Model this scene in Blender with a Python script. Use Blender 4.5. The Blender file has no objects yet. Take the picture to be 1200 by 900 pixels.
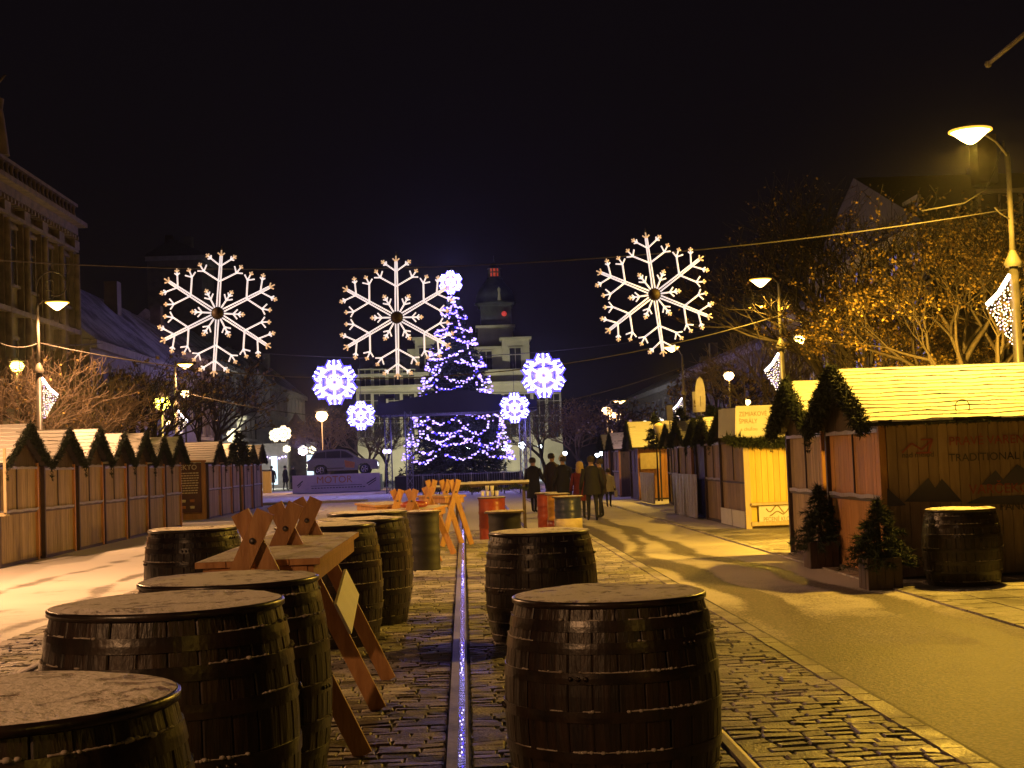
import bpy, bmesh, math, random
from mathutils import Vector, Matrix, Quaternion
PI = math.pi
R = math.radians
sin, cos = math.sin, math.cos
rnd = random.Random(7)
scene = bpy.context.scene
col = scene.collection

# ------------------------------------------------------------------ camera
F = 1667.0; VPX, VPY, ROLL, CH = 543.0, 541.0, R(2.0), 1.65
yv = Vector(((VPX-600)/F, -(VPY-450)/F, -1)).normalized()
u0 = Vector((-sin(ROLL), cos(ROLL), 0)); zv = (u0 - yv*u0.dot(yv)).normalized()
xv = yv.cross(zv)
CM = Matrix((xv, yv, zv))            # camera -> world
cam = bpy.data.cameras.new('camera'); camo = bpy.data.objects.new('camera', cam); col.objects.link(camo)
cam.sensor_width = 36; cam.lens = F/1200*36; cam.clip_end = 2000; cam.clip_start = .1
camo.matrix_world = Matrix.Translation((0, 0, CH)) @ CM.to_4x4()
cam.dof.use_dof = False
scene.camera = camo

def W(px, py, Y):
    d = CM @ Vector(((px-600)/F, -(py-450)/F, -1))
    return Vector((0, 0, CH)) + d*(Y/d.y)
def G(px, py, z=0):
    d = CM @ Vector(((px-600)/F, -(py-450)/F, -1))
    return Vector((0, 0, CH)) + d*((z-CH)/d.z)

# ------------------------------------------------------------------ mesh builder
class MB:
    def __init__(s): s.v = []; s.f = []; s.m = []; s.smooth = []
    def add(s, vs, fs, mi=0, sm=False):
        b = len(s.v); s.v.extend([tuple(v) for v in vs])
        for f in fs: s.f.append(tuple(b+i for i in f)); s.m.append(mi); s.smooth.append(sm)
    def box(s, c, d, rot=None, mi=0):
        c = Vector(c); hx, hy, hz = d[0]/2, d[1]/2, d[2]/2
        vs = [Vector((x, y, z)) for x in (-hx, hx) for y in (-hy, hy) for z in (-hz, hz)]
        if rot is not None: vs = [rot @ v for v in vs]
        s.add([v+c for v in vs], [(0,1,3,2),(4,6,7,5),(0,4,5,1),(2,3,7,6),(0,2,6,4),(1,5,7,3)], mi)
    def bar(s, a, b, w, t, up=Vector((0, 1, 0)), mi=0):
        a = Vector(a); b = Vector(b); d = (b-a); L = d.length; d.normalize()
        n = up - d*up.dot(d); n.normalize(); k = d.cross(n)
        M = Matrix((d, k, n)).transposed()
        s.box((a+b)/2, (L, w, t), M, mi)
    def tube(s, pts, rad, n=6, mi=0, cap=True, sm=True):
        pts = [Vector(p) for p in pts]; N = len(pts)
        if not hasattr(rad, '__len__'): rad = [rad]*N
        rings = []; ref = None
        for i, p in enumerate(pts):
            t = (pts[min(i+1, N-1)]-pts[max(i-1, 0)])
            if t.length < 1e-9: t = Vector((0, 0, 1))
            t.normalize()
            if ref is None:
                ref = Vector((0, 0, 1)) if abs(t.z) < .9 else Vector((1, 0, 0))
            ref = (ref - t*ref.dot(t))
            if ref.length < 1e-4: ref = t.orthogonal()
            ref.normalize(); k = t.cross(ref)
            rings.append([p + (ref*cos(2*PI*j/n) + k*sin(2*PI*j/n))*rad[i] for j in range(n)])
        vs = [v for r in rings for v in r]; fs = []
        for i in range(N-1):
            for j in range(n):
                a = i*n+j; b = i*n+(j+1) % n
                fs.append((a, b, b+n, a+n))
        if cap: fs.append(tuple(range(n-1, -1, -1))); fs.append(tuple((N-1)*n+j for j in range(n)))
        s.add(vs, fs, mi, sm)
    def lathe(s, prof, n=24, c=(0, 0, 0), mi=0, sm=True, mod=None, cap=True, sx=1, sy=1):
        c = Vector(c); vs = []; N = len(prof)
        for (r, z) in prof:
            for j in range(n):
                rr = r*(mod(j, z) if mod else 1)
                vs.append(c + Vector((rr*cos(2*PI*j/n)*sx, rr*sin(2*PI*j/n)*sy, z)))
        fs = []
        for i in range(N-1):
            for j in range(n):
                a = i*n+j; b = i*n+(j+1) % n
                fs.append((a, b, b+n, a+n))
        s.add(vs, fs, mi, sm)
        if cap:
            s.add([vs[j] for j in range(n)], [tuple(range(n-1, -1, -1))], mi)
            s.add([vs[(N-1)*n+j] for j in range(n)], [tuple(range(n))], mi)
    def ball(s, c, r, n=10, mi=0, sq=(1, 1, 1)):
        c = Vector(c); vs = []; fs = []; m = max(4, n//2)
        for i in range(1, m):
            a = PI*i/m
            for j in range(n):
                vs.append(c+Vector((r*sin(a)*cos(2*PI*j/n)*sq[0], r*sin(a)*sin(2*PI*j/n)*sq[1], r*cos(a)*sq[2])))
        vs.append(c+Vector((0, 0, r*sq[2]))); vs.append(c-Vector((0, 0, r*sq[2]))); T = len(vs)-2; B = T+1
        for i in range(m-2):
            for j in range(n):
                a = i*n+j; b = i*n+(j+1) % n
                fs.append((a, a+n, b+n, b))
        for j in range(n):
            fs.append((T, j, (j+1) % n)); k = (m-2)*n; fs.append((B, k+(j+1) % n, k+j))
        s.add(vs, fs, mi, True)
    def prism(s, poly, axis, a, b, mi=0):
        def P(u, v, w):
            return {'x': (w, u, v), 'y': (u, w, v), 'z': (u, v, w)}[axis]
        n = len(poly)
        vs = [P(u, v, a) for u, v in poly]+[P(u, v, b) for u, v in poly]
        s.add(vs, [tuple(range(n-1, -1, -1)), tuple(range(n, 2*n))]+[(i, (i+1) % n, n+(i+1) % n, n+i) for i in range(n)], mi)
    def build(s, name, mats, parent=None, loc=None, rz=None):
        me = bpy.data.meshes.new(name); me.from_pydata(s.v, [], s.f)
        if not isinstance(mats, (list, tuple)): mats = [mats]
        for m in mats: me.materials.append(m)
        me.polygons.foreach_set('material_index', s.m); me.polygons.foreach_set('use_smooth', s.smooth)
        me.update()
        return link(name, me, parent, loc, rz)

def link(name, me, parent=None, loc=None, rz=None):
    o = bpy.data.objects.new(name, me); col.objects.link(o)
    if parent: o.parent = parent
    if loc is not None: o.location = loc
    if rz is not None: o.rotation_euler.z = rz
    return o
def tag(o, label=None, cat=None, group=None, kind=None):
    if label: o['label'] = label
    if cat: o['category'] = cat
    if group: o['group'] = group
    if kind: o['kind'] = kind
    return o
def thing(name, label, cat, loc=(0, 0, 0), rz=0, group=None):
    o = bpy.data.objects.new(name, None); col.objects.link(o); o.empty_display_size = .2
    o.location = loc; o.rotation_euler.z = rz
    return tag(o, label, cat, group)
def dup(o, loc=None, rz=None, label=None, group=None, parent=None):
    c = o.copy(); col.objects.link(c); c.parent = parent
    if loc is not None: c.location = loc
    if rz is not None: c.rotation_euler.z = rz
    if label: c['label'] = label
    if group: c['group'] = group
    for ch in o.children: dup(ch, parent=c)
    return c
def part(mb, name, m, parent, loc=None): return mb.build(name, m, parent, loc)

# ------------------------------------------------------------------ materials
def newmat(name):
    m = bpy.data.materials.new(name); m.use_nodes = True
    nt = m.node_tree; b = nt.nodes['Principled BSDF']
    return m, nt, b
def N(nt, t, **k):
    n = nt.nodes.new(t)
    for a, v in k.items():
        if a.startswith('i_'): n.inputs[a[2:].replace('_', ' ')].default_value = v
        else: setattr(n, a, v)
    return n
def ramp(nt, src, stops):
    r = N(nt, 'ShaderNodeValToRGB'); e = r.color_ramp.elements
    e[0].position, e[0].color = stops[0][0], (*stops[0][1], 1)
    e[1].position, e[1].color = stops[-1][0], (*stops[-1][1], 1)
    for p, c in stops[1:-1]:
        x = e.new(p); x.color = (*c, 1)
    nt.links.new(src, r.inputs[0]); return r.outputs[0]
def mat(name, c1, c2=None, rough=.6, metal=0, scale=8, bump=0, bscale=None, island=0, stretch=(1, 1, 1), spec=None, coat=0):
    m, nt, b = newmat(name); L = nt.links.new
    tc = N(nt, 'ShaderNodeTexCoord'); mp = N(nt, 'ShaderNodeMapping'); mp.inputs['Scale'].default_value = stretch
    L(tc.outputs['Object'], mp.inputs[0])
    if c2 is None: c2 = tuple(x*.8 for x in c1)
    no = N(nt, 'ShaderNodeTexNoise'); no.inputs['Scale'].default_value = scale; no.inputs['Detail'].default_value = 6
    L(mp.outputs[0], no.inputs['Vector'])
    out = ramp(nt, no.outputs[0], [(.35, c1), (.65, c2)])
    if island:
        ge = N(nt, 'ShaderNodeNewGeometry'); hs = N(nt, 'ShaderNodeHueSaturation')
        mr = N(nt, 'ShaderNodeMapRange'); mr.inputs['To Min'].default_value = 1-island; mr.inputs['To Max'].default_value = 1+island
        L(ge.outputs['Random Per Island'], mr.inputs[0]); L(mr.outputs[0], hs.inputs['Value']); L(out, hs.inputs['Color']); out = hs.outputs[0]
    L(out, b.inputs['Base Color']); b.inputs['Roughness'].default_value = rough; b.inputs['Metallic'].default_value = metal
    if spec is not None: b.inputs['Specular IOR Level'].default_value = spec
    if coat: b.inputs['Coat Weight'].default_value = coat; b.inputs['Coat Roughness'].default_value = .15
    if bump:
        bs = N(nt, 'ShaderNodeTexNoise'); bs.inputs['Scale'].default_value = bscale or scale*3; bs.inputs['Detail'].default_value = 5
        L(mp.outputs[0], bs.inputs['Vector'])
        bn = N(nt, 'ShaderNodeBump'); bn.inputs['Strength'].default_value = bump; bn.inputs['Distance'].default_value = .02
        L(bs.outputs[0], bn.inputs['Height']); L(bn.outputs[0], b.inputs['Normal'])
    return m
def emis(name, c, s):
    m, nt, b = newmat(name)
    b.inputs['Base Color'].default_value = (*[min(.8, x) for x in c], 1)
    b.inputs['Emission Color'].default_value = (*c, 1); b.inputs['Emission Strength'].default_value = s
    try: m.cycles.emission_sampling = 'NONE'
    except Exception: pass
    return m

def patchy(name, base1, base2, snow, lo, hi, scale, rough=.5, bump=.4, bscale=40, grad=None, fine=60, tracks=None):
    """ground cover: thin snow lying in patches over a base; grad = (y0, y1, add) cover thickens with distance"""
    m, nt, b = newmat(name); L = nt.links.new
    ge = N(nt, 'ShaderNodeNewGeometry')
    n1 = N(nt, 'ShaderNodeTexNoise'); n1.inputs['Scale'].default_value = scale; n1.inputs['Detail'].default_value = 8; n1.inputs['Roughness'].default_value = .72
    L(ge.outputs['Position'], n1.inputs['Vector'])
    n2 = N(nt, 'ShaderNodeTexNoise'); n2.inputs['Scale'].default_value = fine; n2.inputs['Detail'].default_value = 4
    L(ge.outputs['Position'], n2.inputs['Vector'])
    base = ramp(nt, n2.outputs[0], [(.44, base1), (.62, base2)])
    mx = N(nt, 'ShaderNodeMath', operation='MULTIPLY_ADD'); L(n2.outputs[0], mx.inputs[0]); mx.inputs[1].default_value = .45; L(n1.outputs[0], mx.inputs[2])
    of = N(nt, 'ShaderNodeMath', operation='SUBTRACT'); L(mx.outputs[0], of.inputs[0]); of.inputs[1].default_value = .10; val = of.outputs[0]
    sp = N(nt, 'ShaderNodeSeparateXYZ'); L(ge.outputs['Position'], sp.inputs[0])
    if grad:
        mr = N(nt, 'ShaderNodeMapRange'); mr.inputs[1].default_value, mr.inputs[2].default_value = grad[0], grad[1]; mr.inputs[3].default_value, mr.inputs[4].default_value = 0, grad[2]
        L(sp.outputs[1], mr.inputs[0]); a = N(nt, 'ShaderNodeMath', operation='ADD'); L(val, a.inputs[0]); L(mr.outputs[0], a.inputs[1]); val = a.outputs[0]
    if tracks:
        for (x0, wv, amp, sl) in tracks:
            k = N(nt, 'ShaderNodeTexNoise'); k.inputs['Scale'].default_value = .12; L(ge.outputs['Position'], k.inputs['Vector'])
            q = N(nt, 'ShaderNodeMath', operation='MULTIPLY_ADD'); L(k.outputs[0], q.inputs[0]); q.inputs[1].default_value = 2.4; L(sp.outputs[0], q.inputs[2])
            q3 = N(nt, 'ShaderNodeMath', operation='MULTIPLY_ADD'); L(sp.outputs[1], q3.inputs[0]); q3.inputs[1].default_value = sl; L(q.outputs[0], q3.inputs[2])
            q2 = N(nt, 'ShaderNodeMath', operation='SUBTRACT'); L(q3.outputs[0], q2.inputs[0]); q2.inputs[1].default_value = x0+1.2
            ab = N(nt, 'ShaderNodeMath', operation='ABSOLUTE'); L(q2.outputs[0], ab.inputs[0])
            mr = N(nt, 'ShaderNodeMapRange'); mr.interpolation_type = 'SMOOTHSTEP'; mr.inputs[1].default_value, mr.inputs[2].default_value = 0, wv; mr.inputs[3].default_value, mr.inputs[4].default_value = -amp, 0
            L(ab.outputs[0], mr.inputs[0]); a = N(nt, 'ShaderNodeMath', operation='ADD'); L(val, a.inputs[0]); L(mr.outputs[0], a.inputs[1]); val = a.outputs[0]
    mr = N(nt, 'ShaderNodeMapRange'); mr.interpolation_type = 'SMOOTHSTEP'; mr.inputs[1].default_value, mr.inputs[2].default_value = lo, hi; L(val, mr.inputs[0])
    mix = N(nt, 'ShaderNodeMix', data_type='RGBA'); L(mr.outputs[0], mix.inputs[0]); L(base, mix.inputs[6]); mix.inputs[7].default_value = (*snow, 1)
    L(mix.outputs[2], b.inputs['Base Color'])
    rr = N(nt, 'ShaderNodeMapRange'); rr.inputs[3].default_value, rr.inputs[4].default_value = rough, .85; L(mr.outputs[0], rr.inputs[0]); L(rr.outputs[0], b.inputs['Roughness'])
    bs = N(nt, 'ShaderNodeTexNoise'); bs.inputs['Scale'].default_value = bscale; bs.inputs['Detail'].default_value = 6; L(ge.outputs['Position'], bs.inputs['Vector'])
    bn = N(nt, 'ShaderNodeBump'); bn.inputs['Strength'].default_value = bump; bn.inputs['Distance'].default_value = .02
    ad = N(nt, 'ShaderNodeMath', operation='ADD'); L(bs.outputs[0], ad.inputs[0]); L(mr.outputs[0], ad.inputs[1])
    L(ad.outputs[0], bn.inputs['Height']); L(bn.outputs[0], b.inputs['Normal'])
    return m

M = {}
M['snowground'] = patchy('snow_dusted_paving', (.09, .08, .075), (.16, .145, .13), (.72, .7, .7), .42, .62, .8, grad=(5, 40, .12), tracks=[(-5.2, .22, .22, .0), (-6.7, .22, .2, .0), (-4.6, .2, .2, -.06)])
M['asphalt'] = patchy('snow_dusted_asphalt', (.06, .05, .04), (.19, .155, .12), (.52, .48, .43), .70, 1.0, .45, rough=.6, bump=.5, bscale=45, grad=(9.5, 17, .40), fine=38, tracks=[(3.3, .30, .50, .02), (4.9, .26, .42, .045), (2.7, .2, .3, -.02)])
M['cobblebed'] = patchy('cobble_joint_grit', (.02, .018, .016), (.05, .045, .04), (.3, .28, .26), .72, .95, 2.5, rough=.7)
M['pavers'] = patchy('wet_snowy_pavers', (.08, .075, .07), (.18, .16, .14), (.6, .57, .52), .5, .85, .8, rough=.35)
M['steel'] = mat('worn_steel', (.2, .18, .18), (.12, .1, .1), rough=.5, metal=.9, scale=20)
M['kerb'] = mat('granite_kerb', (.34, .34, .38), (.24, .24, .28), rough=.45, scale=30, bump=.2)
M['water'] = mat('dark_water', (.01, .01, .015), (.02, .02, .03), rough=.05, scale=10, bump=.5, bscale=25)
M['wood_l'] = mat('weathered_plank', (.38, .275, .2), (.27, .19, .14), rough=.75, scale=5, stretch=(3, 3, .4), island=.22, bump=.25)
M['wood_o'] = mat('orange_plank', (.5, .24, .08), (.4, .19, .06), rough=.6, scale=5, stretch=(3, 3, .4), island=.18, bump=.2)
M['wood_b'] = mat('brown_plank', (.36, .25, .16), (.27, .18, .115), rough=.75, scale=5, stretch=(3, 3, .4), island=.2, bump=.2)
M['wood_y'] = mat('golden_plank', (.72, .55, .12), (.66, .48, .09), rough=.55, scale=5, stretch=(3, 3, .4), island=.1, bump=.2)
M['wood_p'] = mat('pale_timber', (.6, .48, .3), (.5, .4, .24), rough=.6, scale=8, stretch=(4, 4, .6))
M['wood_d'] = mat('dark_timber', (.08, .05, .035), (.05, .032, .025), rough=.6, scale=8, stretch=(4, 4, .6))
M['trestle'] = mat('varnished_trestle', (.5, .26, .10), (.36, .17, .06), rough=.5, scale=7, stretch=(3, 3, .6), island=.2, bump=.3)
M['snow'] = mat('snow', (.78, .78, .8), (.66, .66, .68), rough=.8, scale=7, bump=.5, bscale=14)
M['frostcrumb'] = mat('old_frost', (.42, .38, .34), (.24, .2, .17), rough=.8, scale=14)
M['roofdark'] = mat('roof_felt', (.06, .05, .05), (.04, .035, .03), rough=.8)
def snowroof():
    m = patchy('snow_covered_shingles', (.07, .06, .05), (.12, .1, .09), (.78, .76, .74), .30, .38, 1.4, bump=.4, bscale=12, rough=.8, fine=25)
    return m
M['roofsnow'] = snowroof()
M['fir'] = mat('fir_needles', (.010, .022, .010), (.02, .04, .018), rough=.7, scale=2, island=.4)
M['fir2'] = mat('dark_fir_garland', (.007, .013, .007), (.016, .026, .012), rough=.75, scale=6, island=.5)
M['bark'] = mat('bark', (.05, .035, .025), (.03, .022, .016), rough=.85, scale=12, bump=.4)
M['bark2'] = mat('frosted_twig', (.22, .16, .11), (.12, .085, .06), rough=.8, scale=12)
M['leaf'] = mat('withered_leaf', (.3, .2, .05), (.14, .08, .025), rough=.6, scale=3, island=.4)
M['tape'] = mat('tape', (.4, .37, .46), (.22, .19, .3), rough=.4, scale=12, stretch=(1, 6, 1))
M['blackpaint'] = mat('black_hoop_paint', (.012, .009, .008), (.03, .018, .012), rough=.3, scale=9, bump=.12, bscale=30)
M['stave'] = mat('black_stave', (.011, .008, .007), (.030, .016, .010), rough=.4, scale=4, stretch=(6, 6, .7), island=.2, bump=.3, bscale=10)
def frost(name, a, b_, lo, hi, sc=9):
    return patchy(name, a, tuple(x*1.5 for x in a), b_, lo, hi, sc, rough=.4, bump=.7, bscale=40, fine=16)
M['lidtop'] = frost('frosted_lid', (.24, .16, .11), (.9, .84, .78), .42, .60, 4)
M['tabletop'] = frost('frosted_tabletop', (.34, .18, .08), (.75, .68, .6), .38, .64, 5)
M['yellowlid'] = frost('yellowish_lid', (.3, .22, .08), (.62, .55, .4), .3, .6, 6)
M['pole'] = mat('lamp_pole_paint', (.05, .045, .04), (.08, .07, .06), rough=.4)
M['poleg'] = mat('galvanised_arm', (.16, .14, .11), (.11, .1, .08), rough=.5)
M['wire'] = mat('cable_sheath', (.06, .05, .04), (.04, .035, .03), rough=.6)
M['white'] = mat('white_board', (.75, .74, .72), (.68, .67, .66), rough=.6, scale=4)
M['ink'] = mat('ink', (.05, .04, .03), (.08, .06, .05), rough=.7)
M['inkred'] = mat('red_ink', (.35, .08, .05), (.3, .06, .04), rough=.7)
M['inkor'] = mat('orange_ink', (.65, .25, .06), (.55, .2, .05), rough=.7)
M['inkfaded'] = mat('faded_ink', (.32, .24, .10), (.28, .2, .08), rough=.7)
M['bannercloth'] = mat('banner_cloth', (.72, .6, .55), (.62, .52, .48), rough=.7, scale=2)
M['stone'] = mat('facade_stone', (.15, .11, .08), (.08, .06, .045), rough=.8, scale=3, bump=.4)
M['stone2'] = mat('grey_render', (.3, .27, .27), (.22, .2, .2), rough=.85, scale=2, bump=.2)
M['cream'] = mat('cream_render', (.62, .58, .44), (.5, .47, .36), rough=.8, scale=1, bump=.1)
M['darkwall'] = mat('dim_render', (.16, .13, .12), (.1, .085, .08), rough=.85, scale=2)
M['nightwall'] = mat('dark_brown_render', (.05, .04, .035), (.03, .025, .02), rough=.9, scale=1.5)  # even dark brown, kept low so the house stays faint
M['glassdark'] = mat('dark_glass', (.015, .015, .02), (.02, .02, .025), rough=.3)
M['roofslate'] = patchy('snow_streaked_slate', (.05, .045, .05), (.09, .08, .085), (.42, .4, .42), .5, .75, .5, rough=.6)
M['bronze'] = mat('dark_copper', (.06, .07, .07), (.1, .11, .1), rough=.5, scale=2)
M['stagem'] = mat('stage_aluminium', (.3, .3, .34), (.22, .22, .26), rough=.4, metal=.6)
M['stagecloth'] = mat('stage_canvas', (.02, .018, .02), (.013, .012, .014), rough=.75, scale=1)
M['black'] = mat('black_matt', (.006, .006, .007), (.01, .009, .01), rough=.6)
M['carpaint'] = mat('silver_car_paint', (.36, .36, .37), (.32, .32, .33), rough=.22, metal=.5, coat=.6)
M['tyre'] = mat('tyre', (.02, .02, .02), (.03, .03, .03), rough=.8)
M['rim'] = mat('alloy', (.7, .7, .72), (.6, .6, .62), rough=.25, metal=.8)
M['red'] = mat('red_drum_paint', (.34, .06, .02), (.24, .04, .02), rough=.35, scale=4)
M['yellow'] = mat('yellow_drum_paint', (.62, .32, .03), (.5, .24, .02), rough=.35, scale=4)
M['blue'] = mat('dark_blue_drum_paint', (.03, .04, .12), (.02, .03, .08), rough=.35, scale=4)
M['cream2'] = mat('cream_band_paint', (.65, .55, .35), (.55, .45, .28), rough=.45)
M['skin'] = mat('skin', (.5, .33, .25), (.45, .29, .22), rough=.6)
M['coatk'] = mat('black_coat', (.008, .008, .011), (.012, .012, .016), rough=.8, scale=20, bump=.2)
M['coatr'] = mat('red_coat', (.14, .012, .012), (.1, .01, .01), rough=.8, scale=20, bump=.2)
M['coatb'] = mat('brown_coat', (.03, .017, .013), (.022, .014, .011), rough=.8, scale=20, bump=.2)
M['coatw'] = mat('pale_coat', (.55, .5, .42), (.48, .43, .36), rough=.8, scale=20, bump=.2)
M['hairb'] = mat('blond_hair', (.5, .36, .16), (.4, .28, .12), rough=.6, scale=20, stretch=(5, 5, 1))
M['haird'] = mat('dark_hair', (.03, .02, .015), (.04, .03, .02), rough=.6)
M['wool'] = mat('white_wool', (.7, .66, .7), (.6, .56, .6), rough=.9)
M['menu'] = mat('menu_board', (.10, .035, .02), (.14, .05, .025), rough=.5, scale=4)
M['menutext'] = mat('menu_print', (.85, .75, .6), (.8, .68, .5), rough=.6)
M['mount'] = mat('mountain_print', (.09, .075, .11), (.06, .05, .08), rough=.7, scale=3)
M['e_sod'] = emis('sodium_glow', (1, .72, .25), 14)
M['e_sodo'] = emis('sodium_orange_glow', (1, .6, .25), 12)
M['e_yel'] = emis('yellow_bulb_glow', (1, .8, .12), 9)
M['e_warm'] = emis('warm_tube_glow', (1, .84, .82), .9)
M['e_dim'] = emis('warm_tip_glow', (1, .62, .36), .55)
M['e_white'] = emis('cold_white_glow', (.85, .84, 1), 5)
M['e_halorim'] = emis('blue_halo_glow', (.14, .10, 1), 1.6)  # colour of the imitated halo round the small flakes
M['e_led'] = emis('led_violet', (.42, .29, 1), 2.8)
M['e_led2'] = emis('led_blue_white', (.62, .52, 1), 3)
M['e_ledb'] = emis('led_blue', (.08, .05, 1), 1.2)
M['e_ledw'] = emis('led_warm', (1, .82, .6), 5)
M['e_flw'] = emis('far_flake_glow', (1, .95, .62), 2.2)
M['e_red'] = emis('red_beacon', (1, .08, .06), .4)
M['e_redd'] = emis('dim_red_lantern', (1, .12, .06), .28)
M['e_rim'] = emis('lamp_glow_rim', (1, .55, .06), 1.3)  # yellow edge of the lamp glow, put into an emissive ring
M['e_shop'] = emis('shop_light', (.65, .85, 1), 1.2)
M['e_globe'] = emis('globe_light', (.8, .95, 1), 9)

# ------------------------------------------------------------------ world and light
w = bpy.data.worlds.new('World'); scene.world = w; w.use_nodes = True
nt = w.node_tree; bg = nt.nodes['Background']
sky = nt.nodes.new('ShaderNodeTexSky'); sky.sky_type = 'NISHITA'; sky.sun_disc = False
sky.sun_elevation = R(-4); sky.sun_rotation = R(200)
nt.links.new(sky.outputs[0], bg.inputs[0]); bg.inputs[1].default_value = .02
bg2 = nt.nodes.new('ShaderNodeBackground'); bg2.inputs[0].default_value = (.0034, .0023, .0032, 1); bg2.inputs[1].default_value = 1.0
ad = nt.nodes.new('ShaderNodeAddShader'); nt.links.new(bg.outputs[0], ad.inputs[0]); nt.links.new(bg2.outputs[0], ad.inputs[1])
nt.links.new(ad.outputs[0], nt.nodes['World Output'].inputs[0])
sun = bpy.data.lights.new('moon', 'SUN'); sun.energy = .006; sun.angle = R(.5); sun.color = (1, .95, .9)
so = bpy.data.objects.new('moon', sun); col.objects.link(so); so.rotation_euler = (R(50), 0, R(-20))
scene.view_settings.view_transform = 'Standard'; scene.view_settings.look = 'None'; scene.view_settings.exposure = 0; scene.view_settings.gamma = 1
scene.cycles.use_denoising = True
try: scene.cycles.denoiser = 'OPENIMAGEDENOISE'
except Exception: pass
scene.cycles.max_bounces = 5; scene.cycles.diffuse_bounces = 3; scene.cycles.glossy_bounces = 3
scene.cycles.sample_clamp_indirect = 3

SODR = (1, .55, .055); SODL = (1, .49, .2)
def plight(p, power, c, r=.12, spot=None):
    l = bpy.data.lights.new('bulb', 'SPOT' if spot else 'POINT'); l.energy = power; l.color = c; l.shadow_soft_size = r
    if spot: l.spot_size = spot; l.spot_blend = .6
    o = bpy.data.objects.new('bulb', l); col.objects.link(o); o.location = p; return o

# ------------------------------------------------------------------ ground
def sheet(name, x0, x1, y0, y1, z, m, nx=1, ny=1):
    mb = MB()
    vs = [(x0+(x1-x0)*i/nx, y0+(y1-y0)*j/ny, z) for j in range(ny+1) for i in range(nx+1)]
    fs = [(j*(nx+1)+i, j*(nx+1)+i+1, (j+1)*(nx+1)+i+1, (j+1)*(nx+1)+i) for j in range(ny) for i in range(nx)]
    mb.add(vs, fs); o = mb.build(name, m); tag(o, kind='structure'); return o
sheet('ground', -73, 73, -43, 213, 0, M['snowground'])
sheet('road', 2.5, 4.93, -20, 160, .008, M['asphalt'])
sheet('cobble_bed', -4.7, 2.5, -20, 140, .004, M['cobblebed'])
def stones():
    mb = MB(); y = 3.2; r = random.Random(3)
    while y < 34:
        h = r.uniform(.10, .135)*(1 if y < 20 else 1.5); x = -4.7
        stops = [-3.80, -.155, 1.385, 2.5]; starts = {-3.80: -3.71, -.155: -.012, 1.385: 1.475}
        while x < 2.49:
            Lx = r.uniform(.13, .27); g = .005
            lim = [q for q in stops if q > x+.001][0]
            x1 = x+Lx; hop = x1 > lim-.09
            if hop: x1 = lim
            if x1-x > .03:
                z = .018+r.uniform(-.004, .004); wob = .009
                def yy(xx): return y+.02*sin(xx*2.1+y)+.015*sin(xx*5+y*3)
                c = [(x+g, yy(x)+g), (x1-g, yy(x1)+g), (x1-g, yy(x1)+h-g), (x+g, yy(x)+h-g)]
                c = [(a+r.uniform(-wob, wob)*.6, b+r.uniform(-wob, wob)*.6) for a, b in c]
                cx = sum(a for a, b in c)/4; cy = sum(b for a, b in c)/4
                tx, ty = r.uniform(-.004, .004), r.uniform(-.004, .004)
                vs = [(a, b, 0) for a, b in c]
                vs += [(cx+(a-cx)*.97, cy+(b-cy)*.95, z*.7) for a, b in c]
                vs += [(cx+(a-cx)*.90, cy+(b-cy)*.82, z+tx*(1 if a > cx else -1)+ty*(1 if b > cy else -1)) for a, b in c]
                fs = [(8, 9, 10, 11)]+[(i+k, (i+1) % 4+k, (i+1) % 4+4+k, i+4+k) for i in range(4) for k in (0, 4)]
                mb.add(vs, fs, 0, False)
            x = starts.get(lim, 9) if hop else x1
        y += h
    o = mb.build('cobblestones', M['cobble']); tag(o, kind='structure')
def cobmat():
    m = patchy('frosty_cobble', (.10, .085, .07), (.2, .17, .14), (.46, .43, .4), .55, .85, 1.3, rough=.36, bump=.35, bscale=45, grad=(8, 22, .16))
    nt = m.node_tree; b = nt.nodes['Principled BSDF']; src = b.inputs['Base Color'].links[0].from_socket
    ge = N(nt, 'ShaderNodeNewGeometry'); hs = N(nt, 'ShaderNodeHueSaturation'); mr = N(nt, 'ShaderNodeMapRange')
    mr.inputs['To Min'].default_value = .6; mr.inputs['To Max'].default_value = 1.35
    nt.links.new(ge.outputs['Random Per Island'], mr.inputs[0]); nt.links.new(mr.outputs[0], hs.inputs['Value']); nt.links.new(src, hs.inputs['Color']); nt.links.new(hs.outputs[0], b.inputs['Base Color'])
    return m
M['cobble'] = cobmat(); stones()
def kerb_row():
    mb = MB(); r = random.Random(8); y = 2.5
    while y < 60:
        L = r.uniform(.22, .4); mb.box((2.555+r.uniform(-.006, .006), y+L/2, .012), (.13, L-.012, .036+r.uniform(-.004, .004))); y += L
    for y in range(20, 600): mb.box((4.91+r.uniform(-.004, .004), y*.2-1.9, .012), (.12, .19, .03+r.uniform(0, .008)))
    tag(mb.build('kerb_stones', M['cobble']), kind='structure')
kerb_row()
mb = MB(); mb.box((2.65, 60, .0095), (.05, 130, .002)); tag(mb.build('gutter_joint', M['cobblebed']), kind='structure')
# far cobbles as a plain frosted sheet
sheet('cobble_far', -4.7, 2.5, 34, 140, .012, M['snowground'])
# paving slabs beyond the road edge
def pavers():
    mb = MB(); r = random.Random(5); y = -1.0
    while y < 30:
        x = 4.95
        for k in range(14):
            mb.box((x+.19, y+.19, .012+r.uniform(-.002, .004)), (.372, .372, .03)); x += .384
        y += .384
    tag(mb.build('pavement', M['pavers']), kind='structure')
pavers()
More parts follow.
